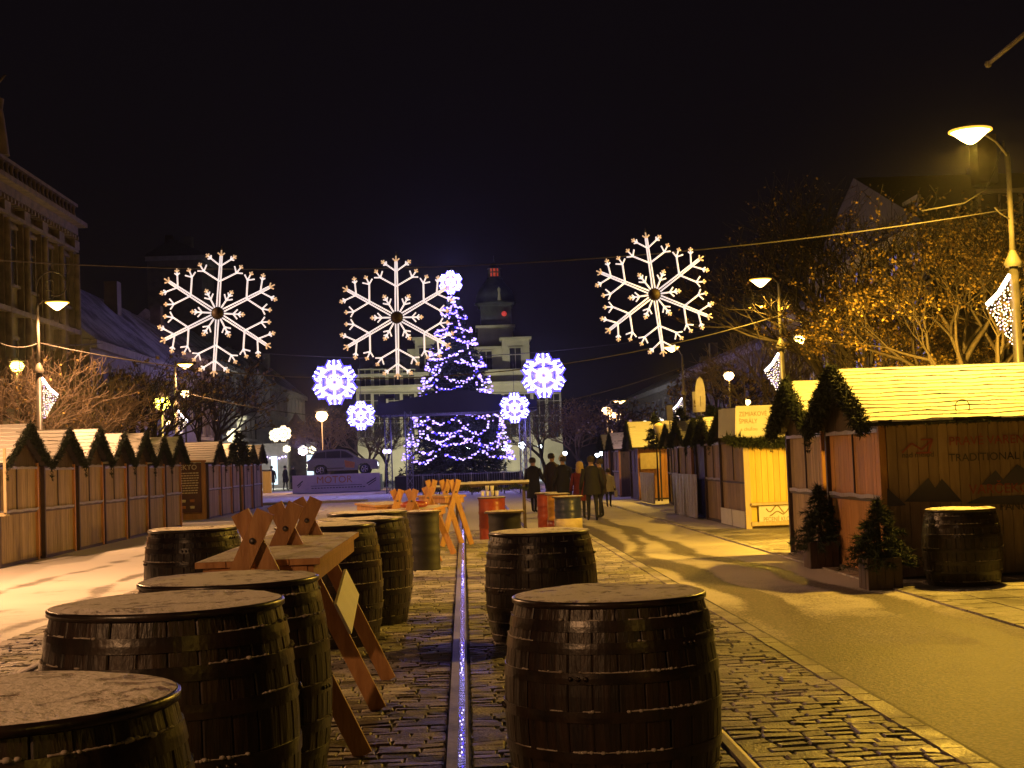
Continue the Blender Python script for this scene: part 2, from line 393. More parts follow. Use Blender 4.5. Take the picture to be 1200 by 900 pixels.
# channel
mb = MB(); mb.box((-.118, 27, .02), (.056, 50, .05)); mb.box((-.036, 27, .018), (.016, 50, .045)); tag(mb.build('channel_kerb', M['kerb']), kind='structure')
mb = MB(); mb.box((-.067, 27, .006), (.044, 50, .012)); tag(mb.build('channel_water', M['water']), kind='structure')
mb = MB(); r_ = random.Random(9)
y = 4.6
while y < 42:
    if sin(y*1.7)+sin(y*.63+1)+r_.uniform(-.5, .5) > .35:
        mb.box((-.067+r_.uniform(-.012, .012), y, .026), (.008, .012, .008), mi=r_.randrange(2))
    y += r_.uniform(.03, .12)
tag(mb.build('light_chain', [M['e_led2'], M['e_ledb']]), 'blue white LED chain lying in the narrow water channel', 'light chain')
for x in (1.43, -3.76):
    mb = MB(); mb.prism([(x-.035, 0), (x+.035, 0), (x+.035, .028), (x+.012, .034), (x-.035, .034)], 'y', 1, 60)
    tag(mb.build('tram_rail', M['steel']), kind='structure')

# ------------------------------------------------------------------ barrels
def lidmesh(rad, seed, amp=.010, m='lidtop', rim=True):
    r = random.Random(seed); mb = MB(); n = 40; rings = 12
    ph = [(r.uniform(4, 13), r.uniform(4, 13), r.uniform(0, 6)) for _ in range(7)]
    vs = []
    for i in range(rings+1):
        rr = rad*i/rings
        for j in range(n):
            a = 2*PI*j/n; x, y = rr*cos(a), rr*sin(a)
            z = amp*.5*(sum(sin(p[0]*x+p[1]*y+p[2]) for p in ph)/3.0+1)+r.uniform(0, amp*.35)
            if i == rings: z = -.002
            vs.append((x, y, max(z, 0)))
    fs = [(i*n+j, (i+1)*n+j, (i+1)*n+(j+1) % n, i*n+(j+1) % n) for i in range(rings) for j in range(n)]
    mb.add(vs, fs, 0, True); return mb
def barrel(label, loc, rlid, rb, h, seed, rz=0, group='black wooden barrels used as standing tables', nh=6):
    t = thing('barrel', label, 'barrel', loc, rz, group); r = random.Random(seed)
    re = rlid*.972; hb = h-.03
    def rad(z):
        u = (z/hb-.5)*2
        return re+(rb-re)*(1-abs(u)**2.1)
    mb = MB(); n = 27; q = 10
    for k in range(n):     # each stave its own island
        a0 = 2*PI*(k+.008)/n; a1 = 2*PI*(k+.992)/n; vs = []
        jit = r.uniform(-.0025, .0025)
        for i in range(q+1):
            z = .0+hb*i/q; rr = rad(z)+jit
            for a, dr in ((a0, -.004), (a0+.012, 0), ((a0+a1)/2, .002), (a1-.012, 0), (a1, -.004)):
                vs.append(((rr+dr)*cos(a), (rr+dr)*sin(a), z))
        mb.add(vs, [(i*5+j, i*5+j+1, (i+1)*5+j+1, (i+1)*5+j) for i in range(q) for j in range(4)], 0, False)
    part(mb, 'stave', M['stave'], t)['kind'] = 'stuff'
    mb = MB(); mb.lathe([(rad(z)-.014, z) for z in [hb*i/10 for i in range(11)]], 40); part(mb, 'inner_wall', M['black'], t)
    hz = [.03, .155, .29, .47, .66, .795, .90]; sn = MB()
    for k, f in enumerate(hz):
        f += r.uniform(-.008, .008); z0 = hb*f; z1 = z0+.052*h
        mb = MB(); mb.lathe([(rad(z0)+.001, z0), (rad(z0)+.0055, z0+.001), (rad((z0+z1)/2)+.0062, (z0+z1)/2), (rad(z1)+.0055, z1-.001), (rad(z1)-.012, z1)], 96, cap=False, sm=False)
        for s_ in (0, .07, .14):
            a = 1.1*k+s_; mb.ball(((rad(z0)+.008)*cos(a-PI/2), (rad(z0)+.008)*sin(a-PI/2), (z0+z1)/2), .012, 6)
        part(mb, 'hoop', M['blackpaint'], t)
        # snow crumbs on the hoop's upper edge
        ph = r.uniform(0, 6)
        run = []
        for j in range(241):
            a = 2*PI*j/240; v = sin(a*2+ph)+sin(a*5+ph*2)*.6+sin(a*17+ph)*.3
            if v > .1 and j < 240: run.append(((rad(z1)+.001)*cos(a), (rad(z1)+.001)*sin(a), z1+r.uniform(0, .002)))
            else:
                if len(run) > 2: sn.tube(run, [r.uniform(.002, .0055) for _ in run], 4)
                run = []
            if v+r.gauss(0, .5) > .95:
                s_ = r.uniform(.003, .011); sn.ball(((rad(z1)+r.uniform(0, .004))*cos(a+.01), (rad(z1)+.002)*sin(a+.01), z1+r.uniform(0, .005)), s_, 5, sq=(1.3, 1.3, .8))
    o = part(sn, 'snow_crust', M['frostcrumb'], t); o['kind'] = 'stuff'
    mb = MB(); mb.lathe([(rlid-.012, hb), (rlid, hb+.006), (rlid, hb+.026), (rlid-.008, hb+.031)], 56); lid = part(mb, 'lid', M['blackpaint'], t)
    lm = lidmesh(rlid-.012, seed, .011); part(lm, 'frost_layer', M['lidtop'], lid, (0, 0, hb+.032))
    mb = MB(); z = hb*.64; a = -PI/2+.35; rr = rad(z)+.006
    mb.tube([((rr-.02)*cos(a), (rr-.02)*sin(a), z), ((rr+.012)*cos(a), (rr+.012)*sin(a), z)], .03, 12); part(mb, 'bung', M['steel'], t)
    return t
def bx(px, Y): # world x for a ground-ish object seen at px, depth Y
    return None
def barrel_at(px, py, Y, wpx, label, seed, bulge=1.105, nh=6):
    p = W(px, py, Y); rl = wpx*Y/F/2
    return barrel(label, (p.x, Y, .02), rl, rl*bulge, p.z-.02, seed, rz=seed*.7, nh=nh)
barrel_at(713, 695, 6.83, 226, 'large black barrel with frosted lid right of the channel, nearest on the right', 11)
barrel_at(632, 622, 13.0, 118, 'black barrel behind the nearest right one, brownish lit hoops, frosty lid', 12)
barrel_at(6, 819, 3.87, 394, 'black barrel cut off by the lower left corner, broad frosty lid', 13)
barrel_at(196, 706, 5.8, 268, 'black barrel with snow crumbs on its hoops, second from the lower left corner', 14)
barrel_at(268, 678, 7.45, 207, 'black barrel just in front of the long trestle table', 15)
barrel_at(381, 615, 13.3, 117, 'black barrel right behind the long trestle table, nearest of three close together', 16)
barrel_at(421, 608, 14.9, 105, 'middle one of three close black barrels behind the long trestle table', 17)
barrel_at(430, 600, 16.5, 94, 'farthest of three close black barrels, beside the black steel drum', 18)
barrel_at(227, 619, 14.9, 104, 'black barrel standing alone left of the trestle table on the snow', 19)
barrel_at(1125, 596, 16.35, 82, 'black barrel by the right hut side wall with printed mountains', 20, bulge=1.12)

# steel drums
def drum(label, loc, r_, h, m, band=None, lidm='lidtop', lidr=None, seed=1, group='steel drums used as tables'):
    t = thing('steel_drum', label, 'drum', loc, 0, group)
    mb = MB(); prof = [(r_, 0)]
    for i in range(1, 24):
        z = h*i/24; rr = r_+(.012 if i in (8, 16) else 0)+(.003*sin(i*2.2)); prof.append((rr, z))
    prof += [(r_+.008, h-.012), (r_+.008, h)]
    mb.lathe(prof, 32); part(mb, 'shell', m, t)
    if band is not None:
        mb = MB(); mb.lathe([(r_+.005, h*band[0]), (r_+.017, h*band[0]+.003), (r_+.017, h*band[1]), (r_+.005, h*band[1]+.003)], 32, cap=False); part(mb, 'painted_band', band[2], t)
    lr = lidr or r_+.06
    mb = MB(); mb.lathe([(lr-.01, h+.001), (lr, h+.005), (lr, h+.024), (lr-.006, h+.028)], 36); lid = part(mb, 'lid', M['wood_d'], t)
    part(lidmesh(lr-.012, seed, .01), 'frost_layer', M[lidm], lid, (0, 0, h+.029))
    return t
def drum_at(px, ytop, Y, wpx, label, m, **k):
    p = W(px, ytop, Y); return drum(label, (p.x, Y, .012), wpx*Y/F/2, p.z-.05, m, **k)
drum_at(495, 598, 22, 38, 'black ribbed steel drum behind the three close barrels', M['black'], seed=31, lidr=.29)
drum_at(591, 598, 20, 38, 'dark drum with yellowish lid behind the right barrels', M['black'], lidm='yellowlid', seed=32, lidr=.285)
drum_at(640, 577, 33.5, 22, 'red drum with pale lid beside the yellow and blue drums', M['red'], seed=33)
drum_at(653, 578, 32.2, 24, 'yellow drum between the red and the blue drum', M['yellow'], band=(.02, .3, M['red']), seed=34)
drum_at(665, 581, 31, 31, 'dark blue drum with cream band at its foot', M['blue'], band=(.12, .42, M['cream2']), seed=35)
rd = drum_at(576, 582, 29.9, 31, 'orange red drum under a pile of white cups near the channel', M['red'], seed=36, lidr=.3)
mb = MB(); p = W(574, 581, 29.9)
t = thing('cup_stack', 'pile of white cups on the orange red drum', 'cups', (p.x, 29.9, p.z))
for k in range(7):
    mb = MB(); mb.lathe([(.03, 0), (.042, .1), (.038, .1), (.027, .01)], 10, c=((k % 4-1.5)*.1, (k % 3)*.08-.08, .002+(.11 if k > 4 else 0))); part(mb, 'cup', M['white'], t)

# ------------------------------------------------------------------ trestle tables
def trestle_table(label, xc, Y0, Y1, wd, h, ys, loc=(0, 0, 0), rz=0, brace=None, top='tabletop', half=.58, ztop=1.41):
    t = thing('trestle_table', label, 'table', loc, rz, 'wooden trestle tables with crossed legs')
    mb = MB(); r = random.Random(int(Y0*10))
    nb = 4
    for k in range(nb):
        x0 = xc-wd/2+wd*k/nb; mb.box((x0+wd/nb/2, (Y0+Y1)/2, h-.02), (wd/nb-.006, Y1-Y0, .035))
    tt = part(mb, 'tabletop', M['trestle'], t)
    # frost as a wavy layer on the boards
    nx, ny = 14, 44; vs = []
    for j in range(ny+1):
        for i in range(nx+1):
            x = xc-wd/2+.006+(wd-.012)*i/nx; y = Y0+.006+(Y1-Y0-.012)*j/ny
            z = h+.0+.008*(.5+.5*sin(x*17+y*5)*sin(y*9-x*4))+r.uniform(0, .004)
            if i in (0, nx) or j in (0, ny): z = h-.0015
            vs.append((x, y, z))
    mb = MB(); mb.add(vs, [(j*(nx+1)+i, j*(nx+1)+i+1, (j+1)*(nx+1)+i+1, (j+1)*(nx+1)+i) for j in range(ny) for i in range(nx)], 0, True)
    part(mb, 'frost_layer', M[top], tt)
    mb = MB()
    for s_ in (-1, 1): mb.box((xc+s_*(wd/2-.06), (Y0+Y1)/2, h-.095), (.035, Y1-Y0-.06, .11))
    mb.box((xc, Y0+.04, h-.095), (wd-.16, .035, .11)); mb.box((xc, Y1-.04, h-.095), (wd-.16, .035, .11)); part(mb, 'apron', M['trestle'], t)
    for k, y in enumerate(ys):
        for s_ in (-1, 1):
            mb = MB(); mb.bar((xc-s_*.075, y+s_*.022, ztop), (xc+s_*half, y+s_*.022, .02), .105, .04, Vector((0, 1, 0)))
            part(mb, 'leg', M['trestle'], t)
        zc = ztop*(1-.075/(half+.075)); mb = MB(); mb.tube([(xc, y-.055, zc), (xc, y+.055, zc)], .018, 10); part(mb, 'bolt', M['steel'], t)
    if brace:
        y0, y1, z0, z1 = brace
        def lx(z): return xc-.075+(half+.075)*(1-z/ztop)
        mb = MB(); a = Vector((lx(z0)+.075, y0, z0)); b = Vector((lx(z1)+.075, y1, z1)); d = (lx(z0-.2)-lx(z0), 0, -.2)
        vs = [a, b, b+Vector(d), a+Vector(d)]; nn = Vector((.02, 0, .004)); vs = vs+[v+nn for v in vs]
        mb.add(vs, [(0, 3, 2, 1), (4, 5, 6, 7), (0, 1, 5, 4), (1, 2, 6, 5), (2, 3, 7, 6), (3, 0, 4, 7)]); tag(part(mb, 'brace', M['white'], t), 'pale brace board')
    return t
trestle_table('long wooden trestle table with three crossed leg pairs behind the near left barrels', -1.2, 8.25, 11.3, .72, 1.13, (8.12, 9.6, 10.9), brace=(9.5, 11.0, .74, .86))
p = G(454, 606); Yt = 26.0; xt = W(452, 590, Yt).x
trestle_table('dark brown trestle table behind the three close barrels', 0, -1, 1, .8, .95, (-1.05,), loc=(xt, Yt, 0), rz=.25, half=.4, ztop=1.2)
Yt = 24.5; xt = W(493, 590, Yt).x
tt = trestle_table('yellowish trestle table with a red cushion left of the channel', 0, -.9, .9, .7, .9, (-.95, .95), loc=(xt, Yt, 0), rz=-.12, half=.42, ztop=1.22)
mb = MB(); mb.lathe([(.2, 0), (.24, .03), (.22, .08), (.1, .11), (0.01, .12)], 16); tag(mb.build('cushion', M['red'], None, (xt-.1, Yt-.4, .915)), 'red cushion on the yellowish trestle table', 'cushion')
Yt = 28.5; xt = W(517, 590, Yt).x
trestle_table('folded tall trestle table close to the channel, legs bunched together', 0, -.6, .6, .5, 1.0, (-.6, -.2, .4), loc=(xt, Yt, 0), rz=.5, half=.34, ztop=1.3)
# serving table with snow in the background
def long_table(label, x0, x1, Y, h, m='snow'):
    t = thing('serving_table', label, 'table', ((x0+x1)/2, Y, 0)); L = x1-x0
    mb = MB(); mb.box((0, 0, h-.02), (L, .6, .04)); tp = part(mb, 'tabletop', M['wood_d'], t)
    mb = MB(); r = random.Random(4); n = 30; vs = []
    for i in range(n+1):
        for yy, zz in ((-.31, 0), (-.27, .035), (.27, .035), (.31, 0)):
            vs.append((-L/2-.01+(L+.02)*i/n, yy, h+zz+(r.uniform(0, .02) if zz else .001)))
    mb.add(vs, [(i*4+j, (i+1)*4+j, (i+1)*4+j+1, i*4+j+1) for i in range(n) for j in range(3)]); part(mb, 'snow_cover', M['snow'], tp)
    for sx in (-1, 1):
        for sy in (-1, 1):
            mb = MB(); mb.box((sx*(L/2-.1), sy*.22, h/2-.02), (.05, .05, h-.045)); part(mb, 'leg', M['wood_d'], t)
    mb = MB()
    for k in range(240):
        x = r.uniform(-L/2, L/2); z = h-.05-abs(sin(x*6))*.08
        d = Vector((r.gauss(0, 1), r.gauss(0, .4), r.gauss(0, .7))).normalized()*.06
        mb.bar((x, -.32, z), Vector((x, -.32, z))+d, .012, .004)
    g = part(mb, 'garland', M['fir2'], t); g['kind'] = 'stuff'
    return t
a = W(529, 568, 30.5); b = W(619, 566, 30.5)
long_table('long snow covered table with garland hanging from its edge', a.x, b.x, 30.5, a.z)
a = W(500, 566, 36); b = W(585, 562, 36)
long_table('farther snow covered table near the stage barrier', a.x, b.x, 38, 1.0)

# ------------------------------------------------------------------ garland helpers
def needles(mb, p, d, n, L, wd, r, spread=.9):
    for _ in range(n):
        v = Vector((r.gauss(0, spread), r.gauss(0, spread), r.gauss(0, spread)))+d
        v.normalize(); v *= L*r.uniform(.6, 1.2)
        k = v.cross(Vector((r.gauss(0, 1), r.gauss(0, 1), r.gauss(0, 1))))
        if k.length < 1e-6: continue
        k.normalize(); k *= wd
        mb.add([p-k, p+k, p+v*1.0], [(0, 1, 2)])
def garland_path(pts, rad, dens, seed):
    r = random.Random(seed); mb = MB()
    for a, b in zip(pts[:-1], pts[1:]):
        a = Vector(a); b = Vector(b); L = (b-a).length
        for _ in range(int(L*dens)):
            p = a.lerp(b, r.random())+Vector((r.gauss(0, .3), r.gauss(0, .3), r.gauss(0, .3)))*rad
            needles(mb, p, Vector((0, 0, -.25)), 5, rad*.9, rad*.10, r)
    return mb

# ------------------------------------------------------------------ huts (front = local x 0, depth +x, width along y)
def plank_wall(mb, along, a0, a1, fixed, z0, z1fn, th, step=.125, r=rnd, mi=0):
    n = max(1, round((a1-a0)/step)); s = (a1-a0)/n
    for k in range(n):
        u0_, u1_ = a0+k*s+.003, a0+(k+1)*s-.003
        za, zb = z1fn(u0_), z1fn(u1_); o = r.uniform(-.002, .002)
        if along == 'y': vs = [(fixed-th/2+o, u0_, z0), (fixed-th/2+o, u1_, z0), (fixed-th/2+o, u1_, zb), (fixed-th/2+o, u0_, za), (fixed+th/2, u0_, z0), (fixed+th/2, u1_, z0), (fixed+th/2, u1_, zb), (fixed+th/2, u0_, za)]
        else: vs = [(u0_, fixed-th/2+o, z0), (u1_, fixed-th/2+o, z0), (u1_, fixed-th/2+o, zb), (u0_, fixed-th/2+o, za), (u0_, fixed+th/2, z0), (u1_, fixed+th/2, z0), (u1_, fixed+th/2, zb), (u0_, fixed+th/2, za)]
        mb.add(vs, [(0, 1, 2, 3), (7, 6, 5, 4), (0, 4, 5, 1), (1, 5, 6, 2), (2, 6, 7, 3), (3, 7, 4, 0)], mi)
def make_hut(label, wd, dp, eave, ridge, over=.25, wm='wood_l', sm=None, seed=1, group='wooden market huts', bare=.14, gr=.85, shutter=True, tape=True, courses=9, dens=150):
    t = thing('market_hut', label, 'market hut', (0, 0, 0), 0, group); r = random.Random(seed)
    hw = wd/2; sm = sm or wm
    ztop = lambda u: eave-.02+(ridge-eave)*(1-abs(u)/(hw+.13))-.03
    mb = MB(); plank_wall(mb, 'y', -hw, hw, .02, .06, lambda u: eave-.1, .03, r=r); part(mb, 'front_wall', M[wm], t)
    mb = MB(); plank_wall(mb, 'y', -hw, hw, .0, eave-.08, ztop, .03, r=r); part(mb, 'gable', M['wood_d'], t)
    mb = MB(); plank_wall(mb, 'y', -hw, hw, dp, .06, ztop, .03, r=r); part(mb, 'back_wall', M[wm], t)
    for s_ in (-1, 1):
        mb = MB(); plank_wall(mb, 'x', .04, dp-.02, s_*(hw-.01), .06, lambda u: eave-.04, .03, r=r); part(mb, 'side_wall', M[sm], t)
        mb = MB(); mb.box((-.015, s_*(hw-.03), eave/2), (.075, .075, eave-.02)); part(mb, 'corner_post', M['wood_d'] if s_ > 0 else M['wood_o'], t)
    mb = MB(); mb.box((dp/2, 0, .03), (dp+.06, wd+.04, .06)); part(mb, 'plinth', M['wood_d'], t)
    if shutter:
        mb = MB(); mb.box((-.004, 0, .98), (.05, wd-.12, .035)); mb.box((-.004, 0, eave-.1), (.05, wd-.12, .05)); mb.box((-.006, .04, (eave+.95)/2-.03), (.02, .03, eave-1.15)); part(mb, 'shutter_frame', M['wood_d'], t)
    if tape:
        mb = MB(); n = 14; vs = []
        for i in range(n+1):
            y = -hw+.02+(wd-.04)*i/n; z = 1.0+.008*sin(i*1.3+seed); x = -.045-.01*sin(i*.9+seed)
            vs += [(x, y, z), (x-.004, y, z+.05)]
        mb.add(vs, [(i*2, i*2+2, i*2+3, i*2+1) for i in range(n)]); part(mb, 'barrier_tape', M['tape'], t)
        mb = MB(); vs = []
        for i in range(n+1):
            y = -hw+.02+(wd-.04)*i/n; vs += [(-.05, y, eave-.13), (-.052, y, eave-.08+.01*sin(i*2+seed))]
        mb.add(vs, [(i*2, i*2+2, i*2+3, i*2+1) for i in range(n)]); part(mb, 'lintel_tape', M['tape'], t)
    # roof: stepped shingle courses with snow
    roof = MB(); roof.prism([(-(hw+.15), eave-.055), (0, ridge-.055), (hw+.15, eave-.055), (hw+.15, eave-.02), (0, ridge-.02), (-(hw+.15), eave-.02)], 'x', -over, dp+.15)
    ro = part(roof, 'roof', M['roofdark'], t)
    for s_ in (-1, 1):
        mb = MB(); rows = courses
        for k in range(rows):
            f0, f1 = k/rows, (k+1)/rows+.01
            y0, z0 = s_*(hw+.16)*(1-f0), eave+(ridge-eave)*f0; y1, z1 = s_*(hw+.16)*(1-f1), eave+(ridge-eave)*f1
            nseg = 60; vs = []; p1 = r.uniform(0, 6); p2 = r.uniform(0, 6)
            for i in range(nseg+1):
                x = -over-.01+(dp+.17+over)*i/nseg; j0 = .014*sin(i*.37+p1*3)+.010*sin(i*.9+p2)+r.uniform(-.008, .01)
                vs += [(x, y0-s_*j0, z0-.010), (x, y0-s_*j0, z0+.018+j0*.5), (x, y1, z1+.004)]
            fs = []
            for i in range(nseg):
                a = i*3; b = a+3
                if s_ < 0: fs += [(a, b, b+1, a+1), (a+1, b+1, b+2, a+2)]
                else: fs += [(a+1, b+1, b, a), (a+2, b+2, b+1, a+1)]
            bidx = len(mb.f); mb.add(vs, fs, 0)
            for q in range(bidx, len(mb.f), 2):
                u = (q-bidx)/2/nseg; mb.m[q] = 1 if .5+.3*sin(u*9+p1)+.25*sin(u*23+p2)+.9*(.45-u)*(bare > .5)+r.uniform(-.2, .2) < bare else 0
            mb.add([vs[0], vs[1], vs[2]], [(0, 1, 2)], 0); mb.add([vs[-3], vs[-2], vs[-1]], [(2, 1, 0)], 0)
        part(mb, 'snow_layer', [M['roofsnow'], M['roofdark']], ro)
    e = eave-.03
    pts = [(-over-.02, -(hw+.17), e), (-over-.02, 0, ridge+.01), (-over-.02, hw+.17, e)]
    mb = garland_path(pts, .085*gr, dens*1.7, seed); mb2 = garland_path([(-over-.0, -(hw+.10), e-.06), (-over, 0, ridge-.12), (-over, hw+.12, e-.05)], .10*gr, dens*1.7, seed+1)
    mb.add(mb2.v, mb2.f); mb2 = garland_path([(-over, hw+.16, e), (-over, hw+.15, e-.32)], .06, dens*.6, seed+2); mb.add(mb2.v, mb2.f)
    part(mb, 'fir_garland', M['fir2'], t)['kind'] = 'stuff'
    eg = garland_path([(-over, -(hw+.17), eave-.045), (dp+.1, -(hw+.17), eave-.045)], .035, 90, seed+5); part(eg, 'eave_fringe', M['fir2'], t)['kind'] = 'stuff'
    mb = MB(); pts = [(dp*.22+.09*cos(a), -(hw+.15)*(.88)+0, eave+(ridge-eave)*.12+.06+.09*sin(a)) for a in [PI*1.4-i*.45 for i in range(12)]]
    mb.tube(pts, .006, 5); part(mb, 'roof_hook', M['black'], t)
    return t
# --- left row: front faces +x => rotate by pi
XL = -8.6
bounds = [(26.55, 29.0), (29.4, 31.7), (32.0, 34.15), (34.3, 36.5), (36.7, 38.9), (39.1, 41.1), (41.3, 43.5)]
lab = ['market hut at the left picture edge with a lit orange side wall', 'second market hut from the left edge, garland end hanging from its gable', 'third hut of the near left row, tall shutter frame',
       'fourth hut of the near left row, snowy gable roof', 'fifth hut of the near left row, snowy gable roof', 'sixth hut of the near left row, next to the last one', 'last hut of the near left row, beside the menu board']
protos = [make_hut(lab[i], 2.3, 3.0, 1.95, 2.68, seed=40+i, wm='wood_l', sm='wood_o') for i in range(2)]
for i, (y0, y1) in enumerate(bounds):
    o = protos[i] if i < 2 else dup(protos[i % 2], label=lab[i])
    o.location = (XL, (y0+y1)/2, 0); o.rotation_euler.z = PI; o.scale = (1, (y1-y0)/2.3, (1, .985, 1.012, .99, 1.01, .98, 1.005)[i])
mb = MB(); mb.box((0, -.03, 0), (1.5, .02, .05)); mb.box((.72, -.03, .6), (.05, .02, 1.2)); mb.box((0, .0, -.02), (1.5, .24, .03))
o = mb.build('counter_shelf', M['wood_p'], None, (XL-.5, 26.38, 1.0)); tag(o, 'pale wooden shelf frame on the side of the leftmost hut', 'shelf')
lab2 = ['left hut with the menu board on its orange side wall', 'hut behind the menu board hut, narrow brown wall', 'dark hut in the middle of the far left row', 'far left row hut with a pale streak on its roof', 'last hut of the far left row with yellow lit roof']
for i, y0 in enumerate((49.6, 52.2, 54.8, 57.5, 60.2)):
    o = dup(protos[i % 2], label=lab2[i]); o.location = (-8.85, y0+1.15, 0); o.rotation_euler.z = PI
# menu board on camera-facing side of first far hut
t = thing('menu_board', 'tall dark menu board with pale lettering and food pictures on the left', 'menu board', (-9.45, 49.38, 0))
mb = MB(); mb.box((0, 0, 1.1), (.82, .03, 1.7)); part(mb, 'board', M['menu'], t)
mb = MB(); mb.box((.5, 0, 1.0), (.13, .06, 2.0)); mb.box((0, 0, .1), (1.1, .05, .2)); mb.box((0, 0, 2.0), (1.2, .05, .06)); part(mb, 'frame', M['wood_o'], t)

def text_mesh(body, size, m, parent, loc, rot, ext=.002, align='LEFT', name='lettering'):
    c = bpy.data.curves.new(name, 'FONT'); c.body = body; c.size = size; c.extrude = ext; c.align_x = align; c.resolution_u = 3
    o = bpy.data.objects.new('tmp', c); col.objects.link(o)
    dg = bpy.context.evaluated_depsgraph_get(); me = bpy.data.meshes.new_from_object(o.evaluated_get(dg))
    bpy.data.objects.remove(o); me.name = name; me.materials.clear(); me.materials.append(m)
    ob = link(name, me, parent, loc); ob.rotation_euler = rot; return ob
FR = (PI/2, 0, 0)   # text facing -y (the camera)
text_mesh('EKTO', .24, M['menutext'], t, (-.33, -.02, 1.72), FR)
mb = MB(); r = random.Random(2)
for k in range(9):
    z = 1.6-.085*k; x = -.34
    while x < .3:
        l = r.uniform(.03, .11); mb.box((x+l/2, -.018, z), (l, .006, .035)); x += l+.02
part(mb, 'small_print', M['menutext'], t)
for k in range(4):
    mb = MB(); mb.lathe([(.001, 0), (.07, .0), (.085, .09), (.001, .1)], 10, c=(-.2+.3*(k % 2), 0, .6-.22*(k//2)), sy=.2); part(mb, 'food_picture', M['inkor'] if k % 3 else M['menutext'], t, (0, -.02, 0))

# --- right row
XR = 5.12
h1 = make_hut('large right hut with orange front and printed mountains on its side wall', 2.6, 4.6, 1.95, 2.68, wm='wood_o', sm='wood_b', seed=61, courses=14, dens=240, gr=1.2, bare=.55, group='wooden market huts')
h1.location = (XR, 18.5, 0)
# print on its camera-facing side (local y = -hw)
pr = bpy.data.objects.new('side_print', None); col.objects.link(pr); bpy.data.objects.remove(pr)
yw = -1.3-.012
def onwall(px, py): 
    q = W(px, py, 17.2-.02); return (q.x-XR, yw-.006, q.z)
def wtxt(s, px, py, size, m):
    x, y, z = onwall(px, py)
    for word in s.split():
        o = text_mesh(word, size, M[m], h1, (x, y, z), FR, .001, name='printed_word')
        x += max(v.co.x for v in o.data.vertices)+size*.3
wtxt('nad melod', 1057, 536.5, .095, 'ink'); wtxt('PRAVÉ VARENÉ', 1112, 522, .15, 'inkred')
wtxt('TRADITIONAL PKI', 1112, 541, .135, 'ink'); wtxt('VARČEKOV', 1136, 579, .165, 'inkred'); wtxt('PANČE', 1172, 598, .13, 'ink')
mb = MB()
for pts in ([(1060, 588), (1088, 560), (1096, 572), (1104, 561), (1128, 588)], [(1040, 572), (1062, 592), (1040, 594)], [(1150, 568), (1167, 551), (1176, 562), (1192, 544), (1210, 555), (1215, 568)], [(1132, 590), (1150, 582), (1215, 580), (1215, 592)]):
    q = [onwall(*a) for a in pts]; q = [(a[0], yw-.0045, a[2]) for a in q]
    n = len(q); mb.add([(a[0], a[1]-.0, a[2]) for a in q]+[(a[0], a[1]+.004, a[2]) for a in q], [tuple(range(n)), tuple(range(2*n-1, n-1, -1))]+[(i, n+i, n+(i+1) % n, (i+1) % n) for i in range(n)])
part(mb, 'printed_mountains', M['mount'], h1)
mb = MB(); c0 = Vector(onwall(1078, 524))
for a, b in (((-.22, 0, -.06), (-.1, 0, .05)), ((-.1, 0, .05), (.02, 0, -.03)), ((.02, 0, -.03), (.16, 0, .09)), ((.16, 0, .09), (0.02, 0, .09)), ((.16, 0, .09), (.1, 0, -.06)), ((-.05, 0, -.07), (.14, 0, -.07))):
    mb.bar(c0+Vector(a), c0+Vector(b), .02, .006)
part(mb, 'printed_logo', M['inkred'], h1)
h2 = make_hut('grey planked hut behind the large right hut, dark fir garland on its gable', 2.25, 4.2, 1.95, 2.68, wm='wood_l', sm='wood_l', seed=62, dens=240, gr=1.15)
h2.location = (XR+.08, 21.45, 0)
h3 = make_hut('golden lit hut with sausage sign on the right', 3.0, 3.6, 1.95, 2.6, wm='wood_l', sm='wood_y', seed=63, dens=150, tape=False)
h3.location = (5.95, 29.72+1.5, 0)
ys = 29.72-.02   # camera facing side of hut 3 at world y ~29.72
t = thing('sausage_sign', 'lit cream sign reading PEČENÉ KLOBÁSY on the golden hut', 'sign', (0, 0, 0))
def quadbox(mb, px0, py0, px1, py1, Y, th=.03):
    a = W(px0, py0, Y); b = W(px1, py1, Y); mb.box(((a.x+b.x)/2, Y, (a.z+b.z)/2), (abs(b.x-a.x), th, abs(a.z-b.z)))
mb = MB(); quadbox(mb, 889, 593, 944, 614, 29.62); part(mb, 'board', M['white'], t)
q = W(895, 611.5, 29.59); text_mesh('PEČENÉ KLOBÁSY', .135, M['inkfaded'], t, (q.x, 29.598, q.z), FR).scale = (.72, 1, 1)
q = W(897, 615.5, 29.59)
mb = MB(); pts = [W(898+i*2.4, 596+4*sin(i*.9)+(1.5 if i > 8 else 0), 29.59) for i in range(15)]; mb.tube([(p.x, 29.598, p.z) for p in pts], .012, 6)
pts = [W(903+i*2, 602+2*cos(i*.8)-i*.2, 29.59) for i in range(9)]; mb.tube([(p.x, 29.598, p.z) for p in pts], .012, 6); part(mb, 'sausage_drawing', M['inkfaded'], t)
mb = MB(); a = W(874, 525, 29.6); mb.box((a.x, 29.62, 1.0), (.12, .05, 1.98)); b = W(905, 590, 29.6); mb.box((a.x+.75, 29.58, b.z), (1.4, .16, .05)); mb.box((a.x+.75, 29.6, .13), (1.4, .1, .08))
o = mb.build('counter_trim', M['wood_p']); tag(o, 'pale post and counter ledge on the golden hut corner', 'counter')
t = thing('roof_sign', 'cream sign reading ZEMIAKOVÉ ŠPIRÁLY on the golden hut roof', 'sign', (0, 0, 0))
mb = MB(); quadbox(mb, 862, 476, 925, 512, 29.4, .05); part(mb, 'board', M['white'], t)
a = W(862, 478, 29.4); b = W(862, 512, 29.4)
